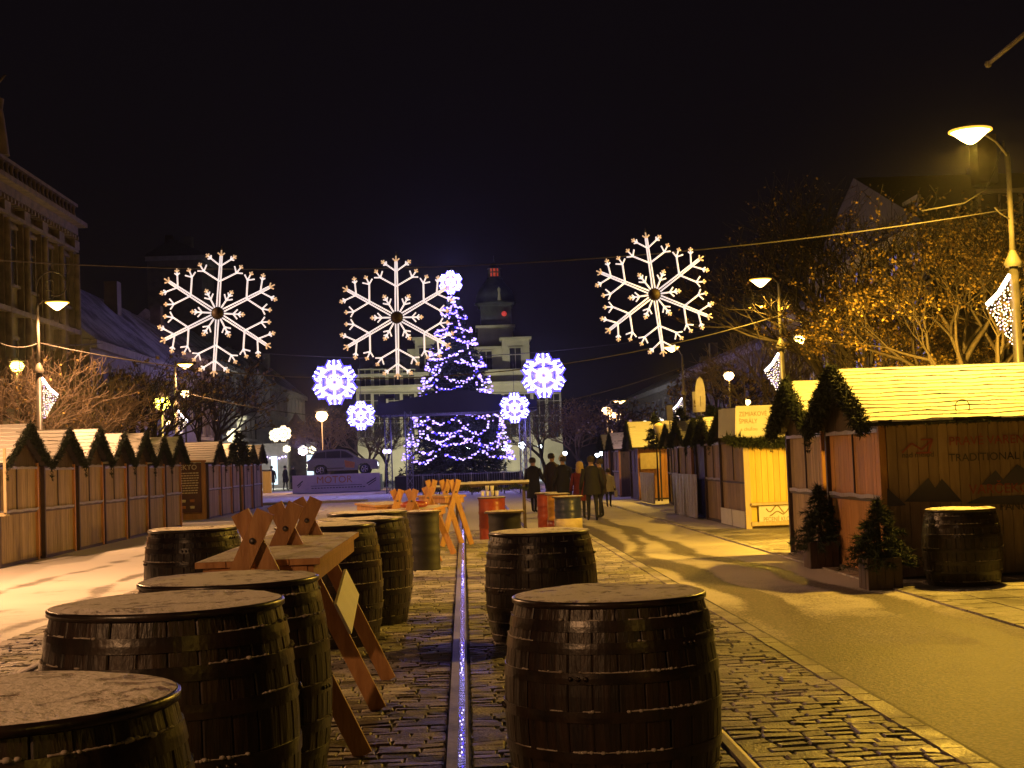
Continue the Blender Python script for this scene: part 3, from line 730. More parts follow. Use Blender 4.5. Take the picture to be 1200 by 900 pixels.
mb = MB(); mb.add([(a.x-.01, 29.38, a.z), (a.x-.2, 30.3, a.z), (b.x-.2, 30.3, b.z), (b.x-.01, 29.38, b.z), (a.x+.02, 29.38, a.z), (a.x-.17, 30.3, a.z), (b.x-.17, 30.3, b.z), (b.x+.02, 29.38, b.z)], [(0, 1, 2, 3), (7, 6, 5, 4), (0, 4, 5, 1), (1, 5, 6, 2), (2, 6, 7, 3), (3, 7, 4, 0)]); part(mb, 'side_board', M['white'], t)
q = W(866, 488, 29.37); text_mesh('ZEMIAKOVÉ', .135, M['inkfaded'], t, (q.x, 29.371, q.z), FR).scale = (.8, 1, 1)
q = W(866, 496.5, 29.37); text_mesh('ŠPIRÁLY', .135, M['inkfaded'], t, (q.x, 29.371, q.z), FR).scale = (.8, 1, 1)
q = W(868, 505, 29.37); text_mesh('s chuťou', .1, M['inkfaded'], t, (q.x, 29.371, q.z), FR)
mb = garland_path([W(850, 515, 29.45), W(885, 518, 29.3), W(915, 517, 29.3), W(945, 520, 29.4)], .14, 330, 5)
g2 = garland_path([W(858, 521, 29.4), W(940, 524, 29.4)], .08, 160, 6); mb.add(g2.v, g2.f)
tag(mb.build('fir_garland', M['fir2']), 'fir garland below the roof sign of the golden hut', 'garland')
# white skirting board of street side of hut 3
mb = MB()
for y0, y1 in ((29.9, 31.3), (31.4, 32.7)): mb.box((5.90, (y0+y1)/2, .2), (.03, y1-y0, .36))
tag(mb.build('skirt_board', M['white']), 'white skirting boards along the foot of the golden hut', 'boards')
h4 = make_hut('dark open hut behind the golden hut, heavy garlands', 2.6, 3.2, 1.95, 2.5, wm='wood_d', sm='wood_d', seed=64, dens=320, tape=False); h4.location = (6.2, 36.4, 0)
h4b = make_hut('brown hut between the golden and the dark open hut', 2.2, 3.2, 1.95, 2.5, wm='wood_l', sm='wood_l', seed=67, dens=180, tape=True); h4b.location = (6.0, 34.0, 0)
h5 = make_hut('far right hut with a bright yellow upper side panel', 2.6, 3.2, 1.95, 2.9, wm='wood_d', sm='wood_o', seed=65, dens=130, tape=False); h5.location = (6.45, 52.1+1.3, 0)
mb = MB(); quadbox(mb, 750, 531, 773, 549, 51.95); tag(mb.build('hatch_panel', M['cream2']), 'yellow lit hatch panel on the far right hut', 'panel')
h6 = make_hut('hut with pale streaked wall between dark hut and far hut', 2.6, 3.2, 1.95, 2.6, wm='wood_l', sm='wood_d', seed=66, dens=130); h6.location = (6.5, 41.5, 0)
h7 = dup(h6, (6.9, 46.4, 0), label='brown hut just nearer than the yellow panelled far hut'); h8 = dup(h6, (6.3, 58.5, 0), label='farthest dark hut of the right row'); h9 = dup(h6, (6.3, 62.5, 0), label='hut at the far end of the right row, near the people')
# white barrier cloths
def cloth(label, x, y0, y1, h):
    mb = MB(); n = 24; vs = []
    for i in range(n+1):
        y = y0+(y1-y0)*i/n; vs += [(x+.03*sin(i*1.9), y, .03), (x+.02*sin(i*2.3+1), y, h)]
    vs += [(a+.02, b, c) for a, b, c in vs]; k = 2*(n+1)
    fs = [(i*2, i*2+1, i*2+3, i*2+2) for i in range(n)]+[(k+i*2, k+i*2+2, k+i*2+3, k+i*2+1) for i in range(n)]+[(i*2+1, k+i*2+1, k+i*2+3, i*2+3) for i in range(n)]
    mb.add(vs, fs); tag(mb.build('barrier_cloth', M['tape']), label, 'barrier cloth')
cloth('white streaked barrier cloth in front of the dark open hut', 5.75, 35.2, 39.2, 1.12)
cloth('smaller white barrier cloth below the yellow hatch panel', 6.2, 46.5, 50.0, 1.05)
# potted firs
def fir(name, label, loc, h, rb, whorls, per, seed, cl=5, nl=.12, nw=.012, z0=.0, mtl='fir', group=None):
    t = thing(name, label, 'fir tree', loc, 0, group); r = random.Random(seed)
    mb = MB(); mb.tube([(0, 0, 0), (0, 0, h*.5), (0, 0, h*.97)], [rb*.07+.01, rb*.04+.008, .004], 8); part(mb, 'trunk', M['bark'], t)
    mb = MB()
    for k in range(whorls):
        f = k/(whorls-1); z = z0+(h-z0)*(f**.92)*.96; L = rb*(1-f)**.8+.03*h/2
        for j in range(max(4, int(per*(1-f*.7)))):
            a = r.uniform(0, 2*PI); l = L*r.uniform(.65, 1.1); dz = -.22*l+r.uniform(-.05, .05)*l
            d = Vector((cos(a)*l, sin(a)*l, dz)); p0 = Vector((0, 0, z))
            mb.tube([p0, p0+d*.6, p0+d+Vector((0, 0, .06*l))], [.012*h/2, .008*h/2, .002], 4, cap=False)
            for q in range(cl):
                u = .25+.75*(q+r.random())/cl
                needles(mb, p0+d*u, d.normalized()*.9, 7, nl*(1.15-.4*u), nw, r, .8)
    part(mb, 'crown', M[mtl], t); return t
for i, (px, Y, h, lb) in enumerate(((962, 19.6, 1.3, 'small fir in a wooden crate before the grey planked hut'), (1030, 16.4, 1.2, 'small fir in a wooden crate at the large right hut corner'))):
    x = W(px, 640, Y).x
    fir('potted_fir', lb, (x, Y, .34), h-.5, .46, 13, 16, 70+i, 8, .12, .005, .02, 'fir', 'potted firs by the huts')
    t = thing('crate_planter', ('wooden crate under the small fir before the grey planked hut', 'wooden crate under the small fir at the large hut corner')[i], 'planter', (x, Y, .012), 0, 'wooden crate planters')
    for s_ in (-1, 1):
        mb = MB(); plank_wall(mb, 'x', -.2, .2, s_*.19, 0, lambda u: .36, .02, .1); part(mb, 'side_panel', M['wood_d'], t)
        mb = MB(); plank_wall(mb, 'y', -.18, .18, s_*.19, 0, lambda u: .36, .02, .1); part(mb, 'side_panel', M['wood_d'], t)
    mb = MB(); mb.box((0, 0, .32), (.36, .36, .03)); part(mb, 'soil', M['black'], t)

# fir tops and trees between the far huts (dark fir crowns above roofs)
for i, (px, py, Y, h, rb, lb) in enumerate(((838, 478, 40.6, 2.9, .7, 'dark fir rising behind the dark open hut'), (752, 497, 50.5, 3.1, .6, 'dark fir left of the lit hut roof'), (780, 497, 44.6, 3.1, .6, 'dark fir right of the lit cone decoration'),
        (812, 500, 38.7, 2.9, .7, 'dark fir under the small board sign'), (262, 500, 47.5, 2.9, .6, 'dark fir between the two left hut rows'))):
    x = W(px, py, Y).x; fir('fir_tree', lb, (x+.5, Y, 0), h, rb*.8, 9, 12, 80+i, 5, .2, .02, 2.0, 'fir2', 'dark firs among the huts')

# ------------------------------------------------------------------ street lamps
def catenary(mb, a, b, sag, r=.012, n=24, mi=0):
    a = Vector(a); b = Vector(b)
    mb.tube([a.lerp(b, i/n)-Vector((0, 0, sag*4*(i/n)*(1-i/n))) for i in range(n+1)], r, 5, mi, True)
def street_lamp(label, head, pole_x, Y, side, power, c, em, headr=.24, curtain=True, crook=False, cd=None, group='tall street lamps with curtain lights', polecol='pole'):
    hx, hy, hz = head
    t = thing('street_lamp', label, 'street lamp', (pole_x, Y, 0), 0, group)
    s = 1 if hx > pole_x else -1
    mb = MB(); mb.lathe([(.16, 0), (.16, .25), (.11, .3), (.09, 1.0), (.105, 1.05), (.075, 1.1), (.065, hz*.72), (.05, hz*.72)], 16); part(mb, 'pole', M['pole'], t)
    mb = MB(); mb.tube([(0, 0, hz*.715), (-.01*s, 0, hz-.1), (0, 0, hz+.05)], [.045, .035, .03], 10); part(mb, 'upper_pole', M['poleg'], t)
    mb = MB(); mb.lathe([(.11, hz*.72), (.13, hz*.73), (.07, hz*.75), (.02, hz*.77)], 14); part(mb, 'collar', M['poleg'], t)
    H = Vector((hx-pole_x, hy-Y, hz))
    mb = MB(); mb.tube([(0, 0, hz), (H.x*.3, H.y*.3, hz+.10), (H.x*.7, H.y*.7, hz+.09), (H.x, H.y, hz+.06)], .016, 6); part(mb, 'arm', M['poleg'], t)
    mb = MB(); mb.lathe([(headr, 0.012), (headr*.96, .035), (headr*.4, .075), (.03, .1)], 24, c=H); hd = part(mb, 'lamp_hood', M['poleg'], t)
    mb = MB(); mb.lathe([(headr*.97, .008), (headr*.8, -.03), (headr*.5, -.10), (headr*.25, -.15), (.03, -.17)], 24, c=H); part(mb, 'diffuser', em, hd)
    mb = MB(); mb.lathe([(headr*1.04, .016), (headr*1.05, .0), (headr*.96, -.012), (headr*.93, .0)], 24, c=H, cap=False); part(mb, 'glow_rim', M['e_rim'], hd)  # emissive ring imitates the yellow glow around the lamp head
    L = plight((hx, hy, hz-.24), power, c, .10, R(168)); L.data.spot_blend = .35
    if crook:
        mb = MB(); pts = []
        for i in range(22):
            a = PI-i/21*PI*1.55; rr = .35 if i < 15 else .35-.022*(i-14); pts.append((s*(.34+rr*cos(a)), 0, hz+.45+rr*sin(a)))
        mb.tube([(0, 0, hz*.9), (0, 0, hz+.45)]+pts, .02, 6); mb.tube([(s*.3+.13*cos(k*.5), 0, hz+.47+.13*sin(k*.5)) for k in range(11)], .013, 5); part(mb, 'crook', M['pole'], t)
    if curtain:
        cd = cd or s
        z1 = hz*.70; mb = MB(); a = Vector((cd*.06, 0, z1)); b = Vector((cd*.42, -.02, z1-.42))
        mid = (a+b)/2-Vector((0, 0, .05))
        mb.tube([a, mid, b], .032, 8); cu = part(mb, 'light_bar', M['e_white'], t)
        mb = MB(); r = random.Random(int(Y))
        for k in range(11):
            u = k/10; p = a.lerp(b, u) if u < 2 else b; Lk = .95-.75*u
            z = 0
            while z < Lk:
                v = Vector((p.x*(1-z*.35/Lk*u), r.uniform(-.03, .03), p.z-.05-z)); mb.box(v+Vector((r.uniform(-.015, .015), 0, 0)), (.012, .012, .016), mi=r.randrange(3)); z += r.uniform(.035, .07)
        part(mb, 'light_curtain', [M['e_led2'], M['e_ledw'], M['e_ledw']], cu)
    return t
LAMPS = {}
def lamp_from_px(key, label, hp, pp, Y, Yh, power, c, em, **k):
    h = W(hp[0], hp[1], Yh); p = W(pp[0], pp[1], Y)
    LAMPS[key] = (p.x, Y, h.z); return street_lamp(label, h, p.x, Y, 1, power, c, em, **k)
lamp_from_px('r1', 'nearest right street lamp with glowing yellow saucer head above the large hut', (1137, 154), (1184, 250), 20.05, 18.4, 2800, SODR, M['e_sod'], headr=.27, cd=-1)
lamp_from_px('r2', 'second right street lamp, rising beside the leafy tree', (891, 328), (914, 380), 34.0, 33.3, 1100, SODR, M['e_sodo'], headr=.25, cd=-1)
lamp_from_px('r3', 'third right street lamp, lower right of the rightmost big snowflake', (787, 407), (800, 440), 53.8, 49.5, 1000, SODR, M['e_sodo'], headr=.28, cd=-1)
lamp_from_px('r4', 'distant right street lamp above the people', (726, 470), (716, 486), 83, 82.5, 700, SODL, M['e_sodo'], headr=.36, cd=-1, curtain=False)
lamp_from_px('l1', 'left street lamp with curled crook in front of the ornate facade', (67, 355), (45, 400), 33.6, 33.2, 1500, SODL, M['e_sodo'], headr=.26, crook=True, cd=1)
lamp_from_px('l2', 'farther left street lamp beside the leftmost big snowflake', (217, 427), (206, 450), 53.8, 53.5, 1500, SODL, M['e_sodo'], headr=.28, cd=1)
# same lamps continue along the street beside and behind the photographer
def offlamp(label, x, Y, z, xp, p, c, em): street_lamp(label, (x, Y, z), xp, Y, 1, p, c, em, curtain=False)
offlamp('street lamp on the left outside the picture, level with the long table', -9.2, 20.0, 5.7, -10.0, 4200, SODL, M['e_sodo'])
offlamp('street lamp on the left behind the photographer', -6.5, -1.5, 5.7, -7.5, 1500, SODL, M['e_sodo'])
offlamp('street lamp on the right behind the photographer', 6.5, -6, 5.7, 7.3, 260, SODR, M['e_sod'])
# small lanterns on brackets
def lantern(label, px, py, Y, r_, em, power, c, base=True):
    h = W(px, py, Y); t = thing('street_lantern', label, 'street lantern', (h.x, Y, 0), 0, 'smaller street lanterns')
    mb = MB(); mb.lathe([(.1, 0), (.1, .2), (.05, .25), (.035, h.z-.25), (.03, h.z-r_*1.0)], 12); part(mb, 'pole', M['pole'], t)
    mb = MB(); mb.lathe([(.02, -r_), (r_*.7, -r_*.6), (r_, 0), (r_*.7, r_*.5), (.03, r_*.6)], 16, c=(0, 0, h.z)); part(mb, 'glass', em, t)
    mb = MB(); mb.lathe([(r_*1.1, r_*.62), (r_*.6, r_*.9), (.02, r_*1.2)], 16, c=(0, 0, h.z)); part(mb, 'cap', M['pole'], t)
    if power: plight((h.x, Y-r_-.12, h.z), power, c, .15)
lantern('yellow lantern at the left edge above the first huts', 20, 429, 40, .2, M['e_yel'], 260, (1, .7, .15))
lantern('big yellow lantern left of the farther left street lamp', 190, 472, 55, .34, M['e_yel'], 380, (1, .75, .12))
lantern('small lantern below the leftmost snowflake', 217, 461, 62, .2, M['e_sodo'], 0, SODL)
lantern('tiny lantern over the near left hut roofs', 196, 494, 60, .14, M['e_sodo'], 0, SODL)
lantern('lantern right of the second right street lamp', 936, 398, 45, .2, M['e_sod'], 300, SODR)
lantern('lantern between second and third right street lamps', 854, 440, 62, .24, M['e_sodo'], 200, SODR)
lantern('lantern behind the white feather flag', 876, 471, 60, .14, M['e_sodo'], 0, SODR)
lantern('pinkish lantern left of the distant right lamp', 711, 481, 84, .3, M['e_sodo'], 0, SODL)
lantern('pinkish lantern below the distant right lamp', 721, 488, 84, .4, M['e_sodo'], 0, SODL)
lantern('warm double lantern in the orange tree left of the stage', 377, 487, 94, .42, M['e_sodo'], 1100, SODL)
for i, (px, py) in enumerate(((549, 523), (592, 524), (612, 521), (633, 523), (662, 531), (700, 533), (705, 531))):
    lantern(['cold white globe lamp under the christmas tree', 'cold white globe lamp right of the stage middle', 'cold white globe lamp near the theatre steps', 'small cold globe lamp behind the first person', 'dim globe lamp above the people', 'warm globe lamp right of the people', 'bluish globe lamp at the far right of the people'][i], px, py, 112, .34 if i < 3 else .2, M['e_globe'], 260 if i < 4 else 0, (.85, .95, 1))

# cables across the street
def cable(label, pts, r=.011):
    mb = MB()
    for a, b, s_ in pts: catenary(mb, a, b, s_, r)
    tag(mb.build('overhead_cable', M['wire']), label, 'cable', 'overhead cables')
R1 = Vector((LAMPS['r1'][0], 20.05, 0)); zc = W(1180, 245, 20.05).z
left_end = Vector((-9.6, 20.05, zc+.1)); rp = Vector((R1.x, 20.05, zc))
cable('long cable carrying the three big snowflakes across the street', [(rp, left_end, .62), (rp, Vector((R1.x-.5, 19.8, W(1105, 150, 20).z-.0)) if False else W(1176, 165, 20.05), .02)], .009)
a = W(1176, 168, 20.03); mb = MB(); mb.tube([a, W(1165, 200, 20.03), W(1155, 222, 20.03), W(1130, 238, 20.03), W(1080, 247, 20.03)], .011, 5)
mb.tube([W(1192, 262, 20.03), W(1172, 250, 20.03), W(1165, 243, 20.03)], .01, 5); tag(mb.build('overhead_cable', M['wire']), 'loose cable sagging from the nearest right lamp head', 'cable', 'overhead cables')
r2 = W(913, 370, 34); l1p = W(45, 402, 33.6)
cable('cable from the second right lamp over to the left lamp', [(r2, l1p, 1.15), (r2, W(1010, 376, 30), .15)], .014)
r3 = W(800, 430, 53.8); l2p = W(207, 458, 53.8)
cable('farther cable from the third right lamp across the street', [(r3, l2p, 1.5), (r3, W(845, 425, 50), .3)], .018)
cable('cable hanging from the left lamp towards the huts', [(l1p, W(0, 402, 33), .1), (l1p, W(120, 402, 40), .05)], .014)
cable('bright wavy cable beside the distant right lamp', [(W(716, 474, 80), W(745, 482, 78), .55), (W(745, 482, 78), W(768, 484, 78), .1)], .05)

# ------------------------------------------------------------------ big snowflakes
def flake(label, c, rad, tilt, proto=None):
    if proto is None:
        t = thing('snowflake_light', label, 'snowflake light', c, 0, 'big hanging snowflake lights'); tr = .0090*rad/.8
        def P(r_, a): return Vector((r_*sin(a)*rad, 0, r_*cos(a)*rad))
        def seg(mb, a, b, k=1, mi=0): mb.tube([a, b], tr*k, 6, mi)
        def trident(mb, p, a, l, mi=0):
            for da, f in ((0, 1), (.85, .8), (-.85, .8)): seg(mb, p, p+P(l*f, a+da), 1, mi)
        def twig(mb, p, a, l):   # side branch carrying little tridents
            e = p+P(l, a); seg(mb, p, e)
            for da in (0, 1.05, -1.05):
                q = e+P(l*.38, a+da); seg(mb, e, q)
            q = e+P(l*.42, a); trident(mb, q, a, .05, 1)
        for k in range(6):
            a = k*PI/3; ca = Vector((cos(a), 0, -sin(a)))
            mb = MB()
            for s_ in (-1, 1): seg(mb, P(.1, a)+ca*s_*.021*rad, P(.9, a)+ca*s_*.014*rad)
            trident(mb, P(.9, a), a, .09, 1)
            for s_ in (-1, 1):
                p = P(.5, a); e = p+P(.29, a+s_*1.05); seg(mb, p, e, 1.2)
                for da, l in ((0, .11), (s_*1.05, .10), (-s_*1.05, .11)):
                    q = e+P(l, a+s_*1.05*.6+da*.9); seg(mb, e, q)
                q = e+P(.10, a+s_*.6); trident(mb, q, a+s_*.6, .055, 1)
                p = P(.74, a); e = p+P(.19, a+s_*.95); seg(mb, p, e, 1.1)
                trident(mb, e, a+s_*.9, .065, 0); trident(mb, e+P(.05, a+s_*.9), a+s_*.9, .055, 1)
            part(mb, 'arm', [M['e_warm'], M['e_dim']], t)
            mb = MB(); b = a+PI/6
            seg(mb, P(.1, b), P(.32, b), 1.15)
            for s_ in (-1, 1):
                e = P(.24, b)+P(.10, b+s_*.85); seg(mb, P(.24, b), e)
            trident(mb, P(.32, b), b, .07); trident(mb, P(.37, b), b, .055, 1)
            part(mb, 'inner_arm', [M['e_warm'], M['e_dim']], t)
        mb = MB(); mb.tube([(0, -.015, 0), (0, .015, 0)], .085*rad, 20); part(mb, 'hub', M['wood_d'], t)
        for k in range(3):
            mb = MB(); mb.tube([P(.98, k*PI*2/3)+Vector((0, .01, 0)), P(.98, k*PI*2/3+PI)+Vector((0, .01, 0))], tr*.5, 5); part(mb, 'frame_rod', M['wood_d'], t)
        mb = MB(); mb.tube([P(.98, 0), P(1.06, 0)], .008, 5); part(mb, 'hanger', M['wire'], t)
    else:
        t = dup(proto, c, label=label)
    t.rotation_euler = (0, tilt, 0)
    return t
YF = 20.05
f1 = flake('left big snowflake light of three, below the overhead cable', W(255, 367, YF-.06), .90, 0)
f1.rotation_euler = (0, R(5), 0)
f2 = flake('middle big snowflake light, overlapping the christmas tree', W(465, 372, YF-.06), .88, R(1), f1); f2.scale = (.98,)*3
f3 = flake('right big snowflake light, tilted towards the left', W(767, 345, YF-.06), .88, R(-6), f1)
# hangers up to the cable
def wire_z(x):
    u = (rp.x-x)/(rp.x-left_end.x); return rp.z+(left_end.z-rp.z)*u-.62*4*u*(1-u)

# small blue-white flakes
def blueflake(label, px, py, Y, rpx, power=0, proto=None, em='e_white', rim='e_halorim', group='glowing blue white snowflakes', thick=1.0):
    c = W(px, py, Y); rad = rpx*Y/F
    if proto is not None:
        t = dup(proto, c, label=label); k = rad/proto['rad']; t.scale = (k, k, k)
    else:
        t = thing('glowing_snowflake', label, 'snowflake light', c, 0, group); t['rad'] = rad
        def P(r_, a, y=0): return Vector((r_*sin(a)*rad, y, r_*cos(a)*rad))
        for (nm, m, ex, y) in (('halo_rim', rim, .05*thick, .06), ('tube_light', em, 0, 0)):  # wider glowing outline behind the tubes imitates their halo
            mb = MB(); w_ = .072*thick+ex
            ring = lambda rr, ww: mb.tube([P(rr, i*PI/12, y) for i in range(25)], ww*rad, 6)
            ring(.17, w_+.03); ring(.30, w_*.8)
            for k in range(6):
                a = k*PI/3
                mb.tube([P(.3, a, y), P(.93, a, y)], w_*rad, 6)
                for s_ in (-1, 1):
                    mb.tube([P(.55, a, y), P(.80, a+s_*.30, y), P(.92, a+s_*.18, y)], w_*rad, 6)
                    mb.tube([P(.62, a+s_*PI/6, y), P(.80, a+s_*.30, y)], w_*rad, 6)
                b = a+PI/6
                mb.tube([P(.3, b, y), P(.45, b, y)], w_*1.25*rad, 6); mb.tube([P(.62, b, y), P(.78, b, y)], w_*1.1*rad, 6)
                mb.tube([P(.62, b-PI/6, y), P(.62, b, y), P(.62, b+PI/6, y)], w_*rad, 6)
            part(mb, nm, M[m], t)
    if power: plight((c.x, Y-.5, c.z), power, (.35, .3, 1), .6)
    return t
YB = 78.5
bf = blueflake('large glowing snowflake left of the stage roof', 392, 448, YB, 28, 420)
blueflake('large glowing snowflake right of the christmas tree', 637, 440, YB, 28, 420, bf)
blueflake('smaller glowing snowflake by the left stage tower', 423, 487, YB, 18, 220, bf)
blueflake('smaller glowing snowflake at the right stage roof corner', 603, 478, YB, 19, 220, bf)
mb = MB(); zt_ = W(540, 418, YB).z
catenary(mb, (-15.6, YB+.1, zt_+1.2), (15, YB+.1, zt_+1.2), 1.2, .02, 30)
for px, py in ((392, 448), (637, 440), (423, 487), (603, 478)):
    p = W(px, py, YB); u = (p.x+15.6)/30.6; mb.tube([(p.x, YB+.1, p.z-.5), (p.x, YB+.1, zt_+1.2-1.2*4*u*(1-u))], .012, 4)
tag(mb.build('overhead_cable', M['wire']), 'thin dark cable carrying the glowing blue white snowflakes before the stage', 'cable', 'overhead cables')
ff = blueflake('warm white small snowflake under the lit column top on the left', 274, 511, 95, 9.5, 0, None, 'e_flw', 'e_dim', 'small distant snowflakes', .8)
blueflake('left one of two overlapping small snowflakes far left', 323, 510, 95, 8.5, 0, ff)
blueflake('right one of two overlapping small snowflakes far left', 332, 508, 92, 10, 0, ff)
blueflake('tiny yellowish snowflake below the two overlapping ones', 336, 526, 110, 5, 0, ff)
blueflake('tiny yellow snowflake by the car roof', 366, 527, 110, 5, 0, ff)
blueflake('tiny white snowflake left of the parked car', 355, 528, 100, 6.5, 200, ff)
blueflake('small warm snowflake above the far right hut roof', 756, 499, 60, 6.5, 0, ff)
blueflake('small white snowflake on the cone decoration of a right hut', 773, 495, 56, 6, 60, ff)

# ------------------------------------------------------------------ christmas tree
YT = 88.0; base = W(540, 560, YT); top = W(530, 345, YT); TX = base.x; TH = top.z; TR = 65*YT/F
ct = fir('christmas_tree', 'tall christmas tree wrapped in violet light chains behind the stage', (TX-.1, YT, 0), TH, TR*1.02, 40, 26, 99, 8, .42, .045, 1.2, 'fir')
ct['category'] = 'christmas tree'
def tree_r(z): f = min(.999, max(0, (z-.8)/(TH-.8))); return TR*(1-f)**.8*1.0+.15
r = random.Random(21)
def chain(a0, z0, a1, z1, sag, n):
    mb = MB()
    ph = r.uniform(0, 6)
    for i in range(n):
        if sin(i*.42+ph) > .96: continue
        u = i/(n-1); a = a0+(a1-a0)*u; z = z0+(z1-z0)*u-sag*4*u*(1-u); z = max(z, 1.0)
        rr = tree_r(z)*r.uniform(.93, 1.06); s_ = r.uniform(.05, .085)
        mb.box((rr*sin(a), -rr*cos(a), z+r.uniform(-.08, .08)), (s_*1.5, s_, s_*1.2), mi=0 if r.random() < .62 else (1 if r.random() < .55 else 2))
    c = part(mb, 'light_chain', [M['e_led'], M['e_led2'], M['e_ledb']], ct)
for lev in range(17):
    z = 2.3+lev*.60; rr = tree_r(z); k = max(2, int(rr*1.7))
    for q in range(k):
        a0 = -1.75+3.5*q/k+r.uniform(-.12, .12); a1 = a0+3.5/k*r.uniform(.8, 1.25)
        chain(a0, z+r.uniform(-.25, .25), a1, z+r.uniform(-.3, .3), r.uniform(.25, .85)*min(1, rr/2), max(9, int(rr*(a1-a0)*11)))
for a in (-1.5, 1.5): chain(a, 2.0, a*.1, TH-.3, 0, 70)
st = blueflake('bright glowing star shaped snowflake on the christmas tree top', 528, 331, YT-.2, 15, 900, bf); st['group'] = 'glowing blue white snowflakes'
mb = MB(); mb.tube([(0, 0, TH-.6), (W(528, 331, YT-.1).x-(TX-.1), 0, W(528, 331, YT-.1).z)], .04, 6); part(mb, 'top_rod', M['black'], ct)
plight((TX, YT-4.5, 4.5), 600, (.32, .22, 1), 1.5); plight((TX-.5, YT-3, 8.5), 300, (.35, .25, 1), 1.0)

# ------------------------------------------------------------------ stage
YS = 80.0
st = thing('stage', 'dark open air stage with truss towers in front of the christmas tree', 'stage', (0, 0, 0))
def truss(mb, a, b, wd=.3, r_=.028, n=10):
    a = Vector(a); b = Vector(b); d = (b-a).normalized(); u = Vector((0, 1, 0)) if abs(d.y) < .9 else Vector((1, 0, 0)); u = (u-d*u.dot(d)).normalized(); v = d.cross(u)
    cs = [(u*s1+v*s2)*wd/2 for s1, s2 in ((-1, -1), (1, -1), (1, 1), (-1, 1))]
    for c in cs: mb.tube([a+c, b+c], r_, 5)
    for i in range(n):
        for k in range(4): mb.tube([a.lerp(b, i/n)+cs[k], a.lerp(b, (i+1)/n)+cs[(k+1) % 4]], r_*.6, 4)
xl = W(455, 520, YS).x; xr = W(618, 520, YS).x; ze = W(540, 481, YS).z; zr = W(540, 457, YS).z
for x in (xl, xl+1.2, xr-.3, xr):
    mb = MB(); truss(mb, (x, YS-(.0 if x in (xl, xr) else 1.2), 0), (x, YS-(.0 if x in (xl, xr) else 1.2), ze), .34); part(mb, 'truss_tower', M['stagem'], st)
mb = MB(); truss(mb, (xl-.3, YS, ze), (xr+.3, YS, ze), .34, n=24); part(mb, 'front_truss', M['stagem'], st)
mb = MB(); xm = (xl+xr)/2
pr = [(xl-.6, ze-.1), (xr+.6, ze-.1), (xr+.6, ze+.45), (xm, zr+.05), (xl-.6, ze+.45)]
mb.prism(pr, 'y', YS-.35, YS+5); part(mb, 'roof_canopy', M['stagecloth'], st)
mb = MB(); mb.box((xm, YS+2.2, .5), (xr-xl-.6, 4.6, .9)); part(mb, 'deck', M['black'], st)
for x in (-2.6, 0.4, 2.2):
    mb = MB(); mb.lathe([(.05, 0), (.16, .05), (.16, .35), (.12, .42)], 12, c=(xm+x, YS-.05, ze-.85)); part(mb, 'spotlight', M['black'], st)
for k, px in enumerate((451, 456)):
    q = W(px, 529, YS-.4); mb = MB(); mb.ball(q, .13, 10); part(mb, 'tower_lamp', M['e_led2'], st)
# speaker stack on the tower top
for i, (px, py, wp, hp) in enumerate(((446, 470, 9, 14), (455, 463, 12, 5), (476, 467, 7, 8))):
    q = W(px, py, YS); mb = MB(); mb.box((q.x, YS+1.5, q.z), (wp*YS/F, .6, hp*YS/F)); part(mb, 'rigging_box', M['black'], st)
# white pillars
pil = None
for i, px in enumerate((482, 496, 567, 580)):
    x = W(px, 545, 104).x
    if pil is None:
        pil = thing('gate_pillar', 'pale pillar under the tree, leftmost of four', 'pillar', (x, 104, 0), 0, 'pale pillars behind the stage')
        mb = MB(); mb.lathe([(.32, 0), (.32, .2), (.24, .3), (.22, 1.9), (.3, 2.0), (.3, 2.1)], 12); part(mb, 'shaft', M['cream'], pil); mb = MB(); mb.ball((0, 0, 2.3), .22); part(mb, 'finial', M['cream'], pil)
    else: dup(pil, (x, 104, 0), label='pale pillar under the tree, %s from the left of four' % ('second', 'third', 'fourth')[i-1])
# crowd barrier
bproto = None
for k in range(8):
    x = W(486+k*19, 560, 70).x
    if bproto is None:
        bproto = thing('crowd_barrier', 'steel crowd barrier panel in front of the stage, leftmost', 'barrier', (x, 70, 0), 0, 'crowd barriers before the stage')
        mb = MB(); mb.tube([(-.38, 0, .05), (-.38, 0, 1.1), (.38, 0, 1.1), (.38, 0, .05)], .02, 6); part(mb, 'frame', M['stagem'], bproto)
        for q in range(6):
            mb = MB(); mb.tube([(-.3+q*.12, 0, .15), (-.3+q*.12, 0, 1.09)], .009, 5); part(mb, 'bar', M['stagem'], bproto)
        mb = MB(); mb.tube([(-.3, 0, .15), (.3, 0, .15)], .012, 5); mb.box((-.38, 0, .02), (.06, .5, .04)); mb.box((.38, 0, .02), (.06, .5, .04)); part(mb, 'foot', M['stagem'], bproto)
    else: dup(bproto, (x, 70, 0), label='steel crowd barrier panel before the stage, %s from the left' % ('second', 'third', 'fourth', 'fifth', 'sixth', 'seventh', 'eighth')[k-1])

